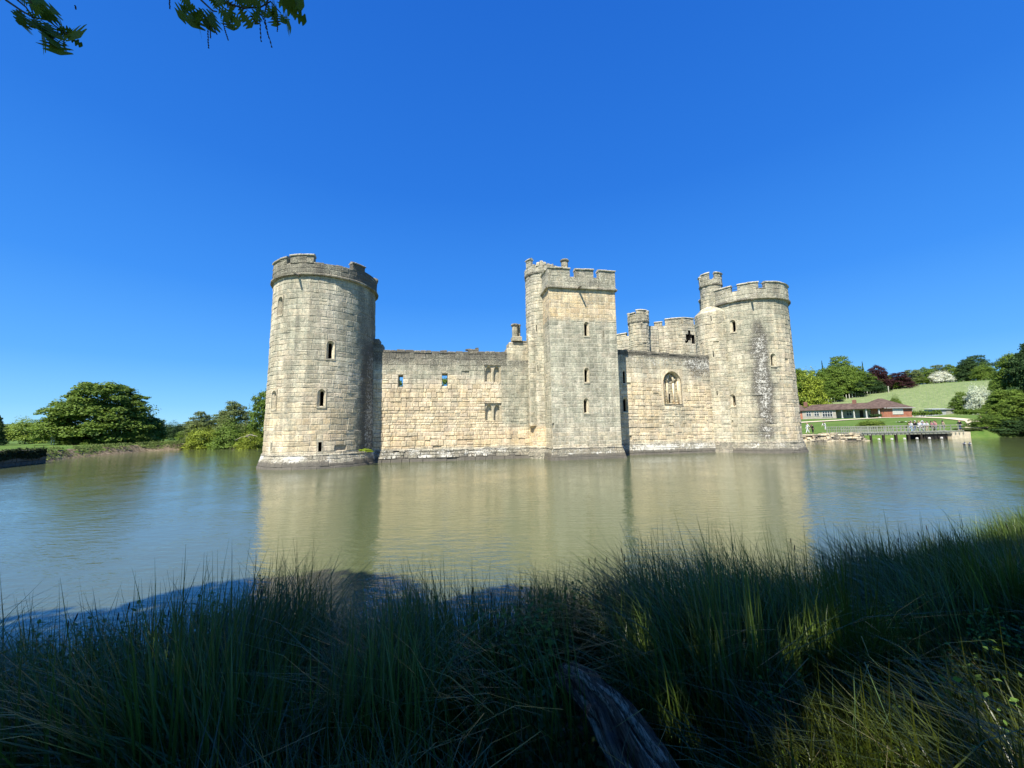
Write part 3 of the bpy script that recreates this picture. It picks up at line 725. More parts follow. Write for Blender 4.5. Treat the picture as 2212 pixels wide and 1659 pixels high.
# ---- stair turret of the square tower -------------------------------------------------------
def turret(parent_name, label, cu, cv, r, z0, zs, zc, low, merl, zone, seed, slits=(), r2=None, zr=None, n8=False):
    t = empty(parent_name); t.parent = castle; t['label'] = label
    mb = MB(); S = cyl_map(cu, cv, r); r2 = r2 or r; holes = []
    for an, q0, q1 in slits:
        rr = r if (zr is None or q1 < zr) else r2; holes.append(slit(t, cyl_map(cu, cv, rr), D(an) * rr, q0, q1, .09))
    if zr:
        ashlar(mb, S, -math.pi * r, math.pi * r, z0, zr, zone, holes, seed=seed, hm=.4, wm=(.4, .8))
        St = cyl_map(cu, cv, r, lambda z: r + (r2 - r) * cl01((z - zr) / .8)); ashlar(mb, St, -math.pi * r, math.pi * r, zr, zr + .8, zone, seed=seed + 1, hm=.28, wm=(.4, .8))
        zz = zr + .8
    else: zz = z0
    S2 = cyl_map(cu, cv, r2); ashlar(mb, S2, -math.pi * r2, math.pi * r2, zz, zs, zone, holes if not zr else (), seed=seed + 2, hm=.38, wm=(.4, .75))
    floor_disc(mb, cu, cv, r2, zs - .2, 16); mb.build('shaft', STONE, t)
    if z0 < 1: plinth(t, S, -math.pi * r, math.pi * r, zone, 14, out=.42, seed=seed)
    m2 = MB(); strip(m2, S2, -math.pi * r2, math.pi * r2, [(zs - .14, -.02), (zs - .05, .12), (zs + .05, .14), (zs + .14, .05)], 12, t=(.4, .1, .6), w_=(.2, .5, 0)); m2.build('string_course', STONE, t)
    Rp = r2 + .07; Sp = cyl_map(cu, cv, Rp); m3 = MB(); ashlar(m3, Sp, -math.pi * Rp, math.pi * Rp, zs + .1, low, zone, seed=seed + 3, hm=.36, wm=(.35, .7))
    ashlar(m3, lambda a, z, d: Sp(a, z, -.35 - d), -math.pi * Rp, math.pi * Rp, zs - .2, low, zone, seed=seed + 4, hm=.36, wm=(.35, .7)); 
    for k in range(24): x0, x1 = [-math.pi * Rp + 2 * math.pi * Rp * (k + q) / 24 for q in (0, 1)]; m3.poly([Sp(x0, low, 0), Sp(x1, low, 0), Sp(x1, low, -.35), Sp(x0, low, -.35)], 0, (.4, .2, .5), (.4, .3, 0))
    m3.build('parapet', STONE, t)
    for k, (m0, m1_, zt) in enumerate(merl): merlon(t, Sp, D(m0) * Rp, D(m1_) * Rp, low, zt, .35, zone, seed * 5 + k)
    return t, S
ST, S_ = turret('stair_turret', 'tall slim stair turret against the square tower with a ragged broken top', 20.42, .15, 1.70, .6, 17.95, 0, 18.7, [(-78, -54, 19.45), (100, 140, 19.2)], zone_TU, 61, slits=((-38, 12.1, 12.75), (-36, 8.2, 8.8)))
mq = MB(); S_q = cyl_map(20.42, .15, 1.77)
for an, z in ((-28, .3), (-16, .36), (-5, .2), (8, .12), (22, .16), (38, .1), (-44, .12)):
    p = S_q(D(an) * 1.77, 18.67 + z / 2, -.15); mq.box(p, (.36, .34, z + .12), rz=D(an), jit=.06, t=(.5, .2, .5), w_=(.4, .25, 0), bev=.08)
mq.build('broken_stone', STONE, ST)
# square pilaster face of the turret towards the wall
m7 = MB(); ashlar(m7, plane_map(1.35), 18.62, 19.9, 3.0, 11.3, zone_TU, seed=65, hm=.42, wm=(.4, .8)); ashlar(m7, side_map(18.62), .8, 1.35, 3.0, 11.3, zone_TU, seed=66, hm=.42, wm=(.3, .5))
m7.poly([(18.62, -1.35, 3.0), (19.9, -1.35, 3.0), (19.9, -.8, 2.8), (18.62, -.8, 2.8)], 0, (.5, .6, .2)); m7.poly([(18.62, -1.35, 11.3), (19.9, -1.35, 11.3), (19.9, -.6, 12.1), (18.62, -.6, 12.1)], 0, (.5, .4, .5), (.2, .2, 0))
m7.build('buttress', STONE, ST)

# ---- right drum tower + stair turret -------------------------------------------------------
METAL = plain('painted_iron', (.05, .055, .06), .5)
RTm = [(-79, -54.5, 17.28), (-46.5, -21, 17.32), (-12, 46, 17.32), (62, 92, 17.3), (108, 140, 17.3), (156, 190, 17.3), (208, 240, 17.3), (256, 272, 17.3)]
RTW, S_RT = drum(RR, zone_RT, 'corner_tower', 'far round corner tower with crisp battlements and a black and white streak of lichen',
    [(-55.5, 12.45, 13.76, .56, .27, .06), (-10, 8.62, 9.91, .56, .27, -.05), (-62.5, 4.7, 5.98, .56, .27, .06)], [], RTm, (-30.5,), 83, low=16.68, zs=15.62)
for z in (17.0, 17.3):
    m8 = MB(); Si = cyl_map(RR, 0, 4.05)
    for k in range(12): a0, a1 = [D(-56 + 48 * (k + q) / 12) * 4.05 for q in (0, 1)]; m8.tube([Si(a0, z, 0), Si(a1, z, 0)], .022, 5)
    m8.build('safety_rail', METAL, RTW)
turret('stair_turret', 'slim battlemented stair turret rising behind the far corner tower', 40.05, -.1, 1.86, .6, 18.15, 0, 18.72, [(-88, -42, 19.38), (-14, 46, 19.38), (75, 120, 19.3), (150, 195, 19.3), (225, 255, 19.3)], zone_TR, 91,
    slits=((-44, 13.9, 14.5), (-45, 10.0, 10.65), (-42, 5.9, 6.4)), r2=1.10, zr=14.9)

# ---- inner gatehouse seen over the wall -------------------------------------------------------
GH = empty('gatehouse'); GH.parent = castle; GH['label'] = 'inner gatehouse walls with battlements and a ragged black hole near the top'
def gh_wall(pts, zb, zt, holes=(), seed=1, mer=(), th=.8, low=None):
    """straight wall through two plan points (u,v); a runs from the first; top at zt, merlons (a0,a1,z)"""
    (u0, v0), (u1, v1) = pts; L = math.hypot(u1 - u0, v1 - v0); du, dv = (u1 - u0) / L, (v1 - v0) / L; nu, nv = -dv, du
    if nv < 0: nu, nv = -nu, -nv
    S = lambda a, z, d: (u0 + du * a + nu * d, -(v0 + dv * a + nv * d), z)
    mb = MB(); ashlar(mb, S, 0, L, zb, zt, zone_BK, holes, seed=seed, hm=.42, wm=(.5, 1.0)); ashlar(mb, lambda a, z, d: S(a, z, -th - d), 0, L, zb, zt, zone_BK, seed=seed + 1, hm=.5, wm=(.8, 1.4))
    for a in (0, L): mb.poly([S(a, zb, 0), S(a, zt, 0), S(a, zt, -th), S(a, zb, -th)], 0, (.4, .3, .5), (.2, .2, 0))
    mb.poly([S(0, zt, 0), S(L, zt, 0), S(L, zt, -th), S(0, zt, -th)], 0, (.4, .3, .5), (.3, .3, 0))
    for h in holes:
        jp = [(h[0], h[2]), (h[1], h[2]), (h[1], h[3]), (h[0], h[3])]
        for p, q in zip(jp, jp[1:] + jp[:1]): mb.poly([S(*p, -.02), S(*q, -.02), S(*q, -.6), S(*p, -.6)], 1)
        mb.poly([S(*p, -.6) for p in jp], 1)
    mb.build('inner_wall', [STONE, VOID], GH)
    for k, (a0, a1, z) in enumerate(mer): merlon(GH, S, a0, a1, zt, z, .5, zone_BK, seed * 3 + k, name='merlon')
    return S
gh_wall(((33.2, -19), (37.6, -14.4)), 6, 15.9, seed=101, mer=((.3, 2.4, 16.25), (3.0, 5.8, 16.3)))
gh_wall(((39.6, -14), (41.9, -14)), 6, 17.35, seed=103, mer=())
gh_wall(((41.9, -14), (42.0, -17.5)), 6, 17.3, seed=104)
gh_wall(((41.6, -14.6), (45.0, -12.8)), 6, 17.45, seed=105, mer=((.1, 1.2, 17.95), (1.6, 3.8, 18.35)))
hh = [(1.05, 1.5, 15.1, 16.6), (.62, 1.05, 15.2, 16.0), (.75, 1.05, 14.85, 15.2), (.45, .8, 14.7, 15.05), (1.62, 2.2, 14.65, 15.95), (1.5, 1.7, 15.5, 16.05), (.2, .38, 12.6, 13.2)]
gh_wall(((45.0, -12.8), (48.2, -13.2)), 6, 17.55, holes=hh, seed=107, mer=((.35, 2.2, 18.4),))
tp, S_ = turret('round_turret', 'small round battlemented turret on the inner gatehouse', 38.8, -14, 1.32, 6, 17.6, 0, 18.7, [(-80, -48, 18.85), (-40, 22, 19.2), (45, 90, 19.2), (120, 160, 19.2), (190, 230, 19.2)], zone_BK, 111, slits=((-12, 16.5, 17.1),), r2=1.4)
qw = [o for o in castle.children if o.name.startswith('stair_turret')][-1]
window(qw, cyl_map(40.05, -.1, 1.87), D(-78) * 1.87, 10.1, 11.75, .5, .26, blind=True, front=.03)

# ================================================================== VEGETATION
def leaf_cards(C, N, size, rnd, asp=.62, curl=.25):
    """diamond shaped leaf-sized faces at centres C with normals N"""
    n = len(C); N = N / np.linalg.norm(N, axis=1, keepdims=True)
    a = rnd.normal(size=(n, 3)); X = np.cross(N, a); X /= np.linalg.norm(X, axis=1, keepdims=True) + 1e-9; Y = np.cross(N, X)
    s = (size * rnd.uniform(.6, 1.35, n))[:, None]
    V = np.stack([C - X * s, C + Y * s * asp + N * s * curl * .5, C + X * s - N * s * curl, C - Y * s * asp + N * s * curl * .5], 1)
    return V.reshape(-1, 3)
def crown(name, blobs, n, size, seed, mat=None, parent=None, inner=.35, flat=.0):
    rnd = np.random.default_rng(seed); B = np.array(blobs, float); vol = (B[:, 3] * B[:, 4] * B[:, 5]) ** .66; p = vol / vol.sum()
    k = rnd.choice(len(B), n, p=p); d = rnd.normal(size=(n, 3)); d /= np.linalg.norm(d, axis=1, keepdims=True)
    d[:, 2] = np.where(d[:, 2] < -.35, -d[:, 2] * .6, d[:, 2]); r = 1 - inner * rnd.random(n) ** 2.2 + .10 * rnd.normal(size=n)
    ph = rnd.uniform(0, 6.28, (len(B), 3)); lump = 1 + .13 * np.sin(d[:, 0] * 5 + ph[k, 0]) + .13 * np.sin(d[:, 1] * 6 + ph[k, 1]) + .11 * np.sin(d[:, 2] * 7 + ph[k, 2])
    C = B[k, :3] + d * B[k, 3:6] * (r * lump)[:, None]
    N = d * .75 + rnd.normal(size=(n, 3)) * .5 + np.array([0, 0, .45 + flat])
    V = leaf_cards(C, N, size, rnd)
    t = np.repeat(np.stack([.45 + .4 * rnd.random(n), rnd.random(n) * .6 + .4 * (rnd.random(len(B))[k]), rnd.random(n)], 1), 4, 0)
    return np_mesh(name, V, 4, mat or FOLIAGE, t, parent)
def limbs(mb, base, top, r, blobs, rnd, n=7, t=(.5, .3, .3)):
    b, q = Vector(base), Vector(top); mid = b.lerp(q, .5) + Vector((rnd.uniform(-.03, .03), rnd.uniform(-.03, .03), 0))
    mb.tube([b - Vector((0, 0, .04)), b + (mid - b) * .15, mid, q], [r * 1.5, r, r * .75, r * .3], 8)
    for k in range(min(n, len(blobs))):
        c = Vector(blobs[k][:3]); s = b.lerp(q, rnd.uniform(.35, .8)); m_ = s.lerp(c, .5) + Vector((0, 0, rnd.uniform(-.02, .05)))
        mb.tube([s, m_, s.lerp(c, .95)], [r * .45, r * .28, r * .1], 5)
def oak_blobs(seed, n=34, bot=.05, spread=1.0, top=.86):
    """dome of overlapping flattened leaf masses inside radius .5, height 1"""
    rnd = random.Random(seed); B = [(0, 0, .5, .30, .30, .32), (0, 0, .25, .36, .36, .22)]
    for k in range(n):
        t = (k + .5) / n; z = bot + (top - bot) * t ** 1.1; R0 = .41 * spread * math.sqrt(max(.02, 1 - ((z - .02) / .88) ** 1.7)); an = k * 2.4 + rnd.uniform(-.4, .4); q = rnd.uniform(.72, 1.08)
        s = rnd.uniform(.10, .17) * (1.1 - .35 * t); B.append((R0 * q * math.cos(an), R0 * q * math.sin(an), z + rnd.uniform(-.03, .03), s, s, s * rnd.uniform(.55, .8)))
    return B
def make_tree(kind, seed, n, size, mesh_only=True):
    rnd = random.Random(seed)
    if kind == 'oak': B = oak_blobs(seed, 38)
    elif kind == 'big':
        B = [(0, 0, .45, .30, .30, .36), (0, 0, .2, .38, .38, .18)]
        for k in range(60):
            t = (k + .5) / 60; z = .04 + .86 * t; R0 = .40 * max(.02, 1 - (z / .97) ** 2.1) ** .62; an = k * 2.4 + rnd.uniform(-.5, .5); q = rnd.uniform(.8, 1.04); sz = rnd.uniform(.07, .125) * (1.1 - .25 * t)
            B.append((R0 * q * math.cos(an), R0 * q * math.sin(an), z, sz, sz, sz * .75))
    elif kind == 'tall': B = [(x * .72, y * .72, z, a * .8, b * .8, c * 1.1) for x, y, z, a, b, c in oak_blobs(seed, 26, bot=.25, top=.9)]
    elif kind == 'bush': B = [(x * 1.1, y * 1.1, z * .95, a * 1.2, b * 1.2, c * 1.5) for x, y, z, a, b, c in oak_blobs(seed, 20, bot=.05, top=.75)]
    elif kind == 'cone': B = [(rnd.uniform(-.05, .05), rnd.uniform(-.05, .05), .08 + .86 * k / 14, .30 * (1 - k / 15) + .04, .30 * (1 - k / 15) + .04, .07) for k in range(15)]
    root = empty('oak_tree' if kind == 'big' else (kind + '_tree' if kind != 'bush' else 'shrub'))
    crown('crown', B, n, size, seed, parent=root, flat=.15 if kind == 'oak' else 0)
    mb = MB(); limbs(mb, (0, 0, 0), (0, 0, .75), .022 if kind != 'bush' else .012, B[1:], rnd); mb.build('trunk' if kind != 'bush' else 'stems', BARK, root)
    return root
PROTO = {}
for kind, seeds in (('oak', (1, 2, 3)), ('tall', (4, 5)), ('bush', (6, 7, 8)), ('cone', (9,))):
    for q, sd in enumerate(seeds):
        PROTO[kind + str(q)] = [make_tree(kind, sd, 17000 if kind != 'bush' else 12000, .0165 if kind != 'bush' else .020), False]
TREES = []
def plant_tree(proto, px, D_, wpx, hpx, colr, label, group=None, base=None, name=None, rz=None, zb=None, cat='tree'):
    """px = centre column, D_ distance, wpx/hpx apparent size in 2212-px units"""
    p = PROTO[proto]
    o = p[0] if not p[1] else copy_tree(p[0]); p[1] = True
    X = (px - 1106) / FPX * D_; z = g1(X, D_) if zb is None else zb
    o.location = (X, D_, z - .1); w_ = wpx / FPX * D_ / (.98 if proto == 'big' else 1.14); h = hpx / FPX * D_
    o.scale = (w_, w_, h); o.rotation_euler = (0, 0, random.uniform(0, 6.28) if rz is None else rz)
    for c in o.children:
        if c.name.startswith('crown'): c.color = (*colr, 1)
    if name: o.name = name
    tag(o, label, cat, group); TREES.append(o); return o
G1 = (.098, .165, .028); G2 = (.115, .185, .032); G3 = (.165, .24, .045); GD = (.040, .082, .028); GO = (.125, .170, .065); GY = (.20, .26, .035); PU = (.045, .018, .022); WH = (.60, .64, .62)
YH = lambda px: 921.5 - .016 * (px - 1106)
def T(proto, px, D_, w_, ytop, colr, label, **k):
    X = (px - 1106) / FPX * D_; z = g1(X, D_); yb = YH(px) - (z - 3) * FPX / D_
    return plant_tree(proto, px, D_, w_, yb - ytop, colr, label, **k)
# ---- left bank
big = make_tree('big', 21, 56000, .0125); PROTO['big'] = [big, False]
T('big', 224, 66, 208, 818, (.115, .185, .034), 'broad dark green oak on the left bank, the largest tree left of the castle', name='oak_tree', rz=.6)
T('bush0', 60, 74, 95, 898, G3, 'pale green rounded tree between the big oak and the left edge of the photo', group='trees along the left bank')
T('oak1', 120, 78, 70, 905, G3, 'pale green low tree tucked behind the left side of the big oak', group='trees along the left bank')
T('cone0', 0, 62, 46, 896, GD, 'dark tree cut by the left edge of the photo', group='trees along the left bank')
T('oak2', -25, 64, 60, 900, GD, 'dark tree just outside the left edge of the photo', group='trees along the left bank')
T('oak2', 333, 72, 64, 893, G1, 'middle green tree touching the right side of the big oak', group='trees along the left bank')
T('bush1', 300, 66, 60, 925, G2, 'low green shrub under the right side of the big oak', group='shrubs on the left bank', name='shrub')
T('bush2', 378, 84, 50, 910, GD, 'small dark round tree in the dip right of the big oak', group='trees along the left bank')
T('oak0', 436, 76, 70, 884, GO, 'grey green tree left of the tallest trees beside the near tower', group='trees along the left bank')
T('oak1', 508, 78, 92, 858, GO, 'pale grey green rounded tree second from the near tower', group='trees along the left bank')
T('oak2', 572, 74, 84, 826, G1, 'tall dark green tree partly hidden by the near round tower', group='trees along the left bank')
T('tall0', 620, 80, 80, 835, G1, 'tall tree hidden behind the near round tower', group='trees along the left bank')
T('bush0', 445, 70, 80, 917, GY, 'yellow green bush at the water under the grey green trees', group='shrubs on the left bank')
T('bush2', 500, 69.5, 90, 905, G2, 'dark leaved bush at the water second from the near tower', group='shrubs on the left bank')
T('bush1', 545, 66.5, 62, 928, GY, 'bright yellow green bush hanging over the water beside the near tower', group='shrubs on the left bank')
T('bush0', 405, 80, 40, 925, G2, 'small green shrub standing on the left bank grass', group='shrubs on the left bank')
for k, (px, D_, w_, yt) in enumerate(((20, 120, 90, 913), (90, 130, 80, 908), (350, 140, 80, 915), (420, 140, 90, 908), (480, 120, 80, 890))):
    T(('oak0', 'oak1', 'oak2')[k % 3], px, D_, w_, yt, GO, 'distant tree in the hazy line behind the left bank', group='distant trees behind the left bank')
# trees far behind the castle, seen through the openings of the curtain wall
for k, (px, yt) in enumerate(((862, 812), (905, 835), (958, 808), (1010, 830))):
    T(('oak0', 'oak1')[k % 2], px, 105, 90, yt, G2, 'green tree behind the castle glimpsed through a wall opening', group='trees behind the castle')
# ---- right: wood, hill and field edge
T('bush1', 1745, 142, 84, 797, GY, 'bright yellow green tree against the edge of the far round tower', name='tree')
T('oak0', 1718, 145, 90, 790, G2, 'green tree mostly hidden by the edge of the far round tower', name='tree')
wood = [(1735, 168, 70, 795, G2), (1768, 172, 64, 792, G1), (1796, 178, 80, 785, G1), (1822, 186, 80, 762, G2), (1850, 188, 72, 786, G2), (1782, 166, 66, 806, G2), (1822, 170, 84, 790, G2), (1862, 176, 80, 798, G1), (1902, 178, 70, 802, G2), (1796, 162, 56, 826, G1), (1840, 168, 66, 820, GD), (1884, 172, 64, 818, GD)]
wl = ['at the tower end of the wood', 'dark, second from the tower', 'behind the bright tree', 'at the rounded peak of the wood', 'right of the peak', 'in front of the peak on the left', 'in front of the peak', 'with a broad crown right of the middle', 'ending the wood next to the copper beech', 'low at the field corner', 'low and dark under the wood edge', 'low and dark beside the fence posts']
for k, (px, D_, w_, yt, c) in enumerate(wood):
    T(('oak0', 'oak1', 'oak2')[k % 3], px, D_, w_, yt, c, 'hillside wood tree ' + wl[k], group='trees of the hillside wood', name='oak_tree')
T('cone0', 1783, 190, 12, 778, GD, 'thin dark conifer poking above the wood nearer the tower', name='conifer'); T('cone0', 1871, 190, 10, 780, GD, 'thin dark conifer poking above the right slope of the wood', name='conifer')
T('oak2', 1900, 176, 56, 783, PU, 'dark purple copper beech, the higher and left of the two', group='copper beeches on the hill', name='copper_beech')
T('oak1', 1945, 174, 58, 800, PU, 'dark purple copper beech, the lower and right of the two', group='copper beeches on the hill', name='copper_beech')
ln = [(1975, 184, 52, 794, GO), (2005, 186, 46, 790, G2), (2030, 196, 50, 785, GO), (2060, 196, 50, 782, G2), (1955, 180, 50, 812, GO), (1990, 182, 50, 812, G2), (2085, 200, 40, 786, GO)]
for k, (px, D_, w_, yt, c) in enumerate(ln):
    T(('oak0', 'oak1', 'oak2')[(k + 1) % 3], px, D_, w_, yt, c, ('first', 'second', 'third', 'fourth', 'fifth', 'sixth', 'seventh')[sorted(range(7), key=lambda i: ln[i][0]).index(k)] + ' green skyline tree from the left above the field', group='skyline trees above the field', name='tree')
T('bush1', 2038, 178, 44, 800, WH, 'round white flowering hawthorn on the skyline above the field', name='hawthorn')
T('oak0', 2118, 180, 74, 762, GD, 'big dark tree clump on the skyline right of the white hawthorn', name='tree'); T('oak1', 2098, 182, 50, 768, GD, 'dark tree forming the left shoulder of the skyline clump', name='tree'); T('bush0', 2132, 172, 46, 782, G2, 'lighter green round tree in front of the dark skyline clump', name='tree')
T('bush2', 1933, 126, 26, 852, G2, 'small tree rising behind the roof of the low building', name='tree')
T('oak2', 2085, 112, 66, 842, G1, 'dark green shrubby tree below the white hawthorn near the shed', name='tree')
T('bush1', 2113, 108, 56, 828, (.50, .56, .50), 'white flowering hawthorn beside the large trees at the right edge', name='hawthorn')
T('big', 2212, 82, 108, 752, G1, 'large dark green tree at the right edge of the photo', name='oak_tree'); T('big', 2262, 78, 130, 722, GD, 'tallest dark tree cut by the right edge of the photo', name='oak_tree')
T('big', 2178, 72, 92, 836, G2, 'bright green spreading tree over the water at the right edge', name='oak_tree'); T('big', 2220, 68, 110, 850, G2, 'leafy tree overhanging the water in the right corner of the moat', name='oak_tree')
T('bush0', 2135, 70, 90, 893, G1, 'dark low bush reaching over the water right of the footbridge', name='shrub'); T('bush2', 2195, 66.5, 100, 900, GD, 'dark shadowy bush at the waterline on the right edge', name='shrub')
T('bush1', 2080, 69, 50, 922, GO, 'pale low bush on the bank where the footbridge lands', name='shrub')
for k, (px, D_, w_, yt) in enumerate(((2290, 62, 120, 790), (2400, 58, 160, 800), (2520, 50, 180, 780))): T(('oak2', 'oak0', 'oak1')[k], px, D_, w_, yt, G1, 'tree on the moat bank beyond the right edge of the photo', group='trees beyond the right edge', name='oak_tree')
T('bush0', 1877, 79, 58, 903, G3, 'larger light green clump of rough growth on the lawn behind the footbridge', group='rough clumps on the lawn', name='shrub'); T('bush1', 1967, 76, 34, 908, G3, 'smaller light green clump on the lawn behind the people on the bridge', group='rough clumps on the lawn', name='shrub')
def hedge(px0, D0, px1, D1, h, wd, colr, label, n=4200):
    a = at(px0, YH(px0), D0); b_ = at(px1, YH(px1), D1); L = math.hypot(b_.x - a.x, b_.y - a.y); r = empty('hedge', (a.x, a.y, g1(a.x, a.y)), math.atan2(b_.y - a.y, b_.x - a.x), label, 'hedge')
    B = [(L * (k + .5) / 12, random.uniform(-.1, .1), h * .5 + random.uniform(-.06, .06), L / 20, wd / 2, h * .55) for k in range(12)]
    c = crown('foliage', B, n, .13, 5, parent=r); c.color = (*colr, 1)
hedge(1972, 108, 2036, 104, 1.5, 1.4, G1, 'clipped dark hedge between the brick building and the grey shed')
hedge(2068, 104, 2130, 98, 1.7, 1.6, G1, 'clipped hedge right of the grey shed')
hedge(1880, 106, 1905, 105, 1.0, 1.2, GD, 'low dark rounded shrub against the veranda posts', n=1200)

# vineyard rows and the posts along the field edge
def vines():
    mb = MB(); rnd = random.Random(3)
    for r_ in range(120):
        for q in range(60):
            X = 100 + r_ * 1.7 + rnd.uniform(-.1, .1); Y = 75 + q * 2.9 + r_ * .15
            s = (X + Y) * .7071
            if not (168 < s < 256) or X > 270 or Y < .60 * X - 6: continue
            z = g1(X, Y) if (q % 6 == 0 or True) else 0
            mb.box((X + rnd.uniform(-.3, .3), Y + rnd.uniform(-.6, .6), z + .35), (.05, .05, .7 + rnd.uniform(-.2, .2)), t=(rnd.random(), 0, 0))
    o = mb.build('vineyard_stakes', plain('pale_stake', (.30, .33, .20), .9), None); tag(o, 'rows of small pale stakes covering the sloping vineyard field', 'vineyard', kind='stuff')
vines()
pm = MB(); pm.box((0, 0, .75), (.14, .14, 1.7), bev=.03); fp = pm.build('fence_post', plain('pale_timber', (.50, .48, .38), .9)); first = True
FPTS = [(1782 + 112 * (k / 17), 158 + 12 * k / 17) for k in range(18)] + [(1921, 166), (2033, 176), (2142, 182)]
nm_ = ['short pale post in the row of posts under the hillside wood'] * 18 + ['taller pale post standing apart right of the post row', 'pale post at the top of the field under the skyline hawthorn', 'pale post at the top of the field near its right end']
for k, (px, D_) in enumerate(FPTS):
    X = (px - 1106) / FPX * D_; o = fp if first else fp.copy()
    if not first: col.objects.link(o)
    first = False; o.location = (X, D_, g1(X, D_)); o.scale = (1.5, 1.5, 1.25 if k < 18 else 1.7); tag(o, nm_[k], 'post', 'pale posts along the vineyard edge')

# ================================================================== RIGHT BANK: buildings, paths, footbridge
BRICK = None
def make_brick():
    b = NB('red_brick'); q = b.n('ShaderNodeTexBrick'); q.inputs['Scale'].default_value = 1; q.inputs['Brick Width'].default_value = .24; q.inputs['Row Height'].default_value = .08; q.inputs['Mortar Size'].default_value = .008
    q.inputs['Color1'].default_value = (.38, .11, .05, 1); q.inputs['Color2'].default_value = (.50, .17, .08, 1); q.inputs['Mortar'].default_value = (.40, .33, .27, 1)
    m_ = b.n('ShaderNodeMapping'); m_.inputs['Rotation'].default_value = (R(90), 0, 0); b.l(b.obj(), m_.inputs[0]); b.l(m_.outputs[0], q.inputs[0])
    return b.fin(b.mix(b.ramp(b.noise(1.2), .3, .7), q.outputs[0], b.mix(.5, q.outputs[0], (.30, .10, .07))), .9, .1)
BRICK = make_brick()
def make_tiles():
    b = NB('clay_tiles'); wv = b.n('ShaderNodeTexWave'); wv.bands_direction = 'Z'; wv.inputs['Scale'].default_value = 2.2; wv.inputs['Distortion'].default_value = 1.2; b.l(b.obj(), wv.inputs[0])
    c = b.mix(b.ramp(b.noise(1.1, 6, .7), .35, .65), (.080, .055, .045), (.150, .108, .085)); c = b.mix(b.math('MULTIPLY', wv.outputs[1], .35), c, (.07, .045, .04))
    b.bump(wv.outputs[1], .4, .03); return b.fin(c, .9, .1)
TILES = make_tiles()
WHITE = plain('white_paint', (.60, .59, .54), .6, .08); CREAM = plain('cream_render', (.36, .33, .27), .85, .15, 2); GLASS = plain('window_glass', (.04, .05, .06), .12, .2, 2, .6); TIMB = plain('grey_timber', (.30, .30, .24), .9, .3, 5)
SHEET = plain('corrugated_sheet', (.36, .38, .38), .6, .15, 3); GRAVEL = plain('path_gravel', (.60, .52, .36), .95, .15, 3); DARKW = plain('dark_wood', (.03, .025, .02), .9)

def rect(mb, o, ux, x0, x1, z0, z1, off, m=0, t_=.06):
    """thin box on a wall: o origin, ux unit vector along the wall; off outward"""
    n_ = Vector((ux.y, -ux.x, 0)); c = o + ux * ((x0 + x1) / 2) + n_ * off + Vector((0, 0, (z0 + z1) / 2))
    mb.box(c, (x1 - x0, t_, z1 - z0), rz=math.atan2(ux.y, ux.x), m=m)
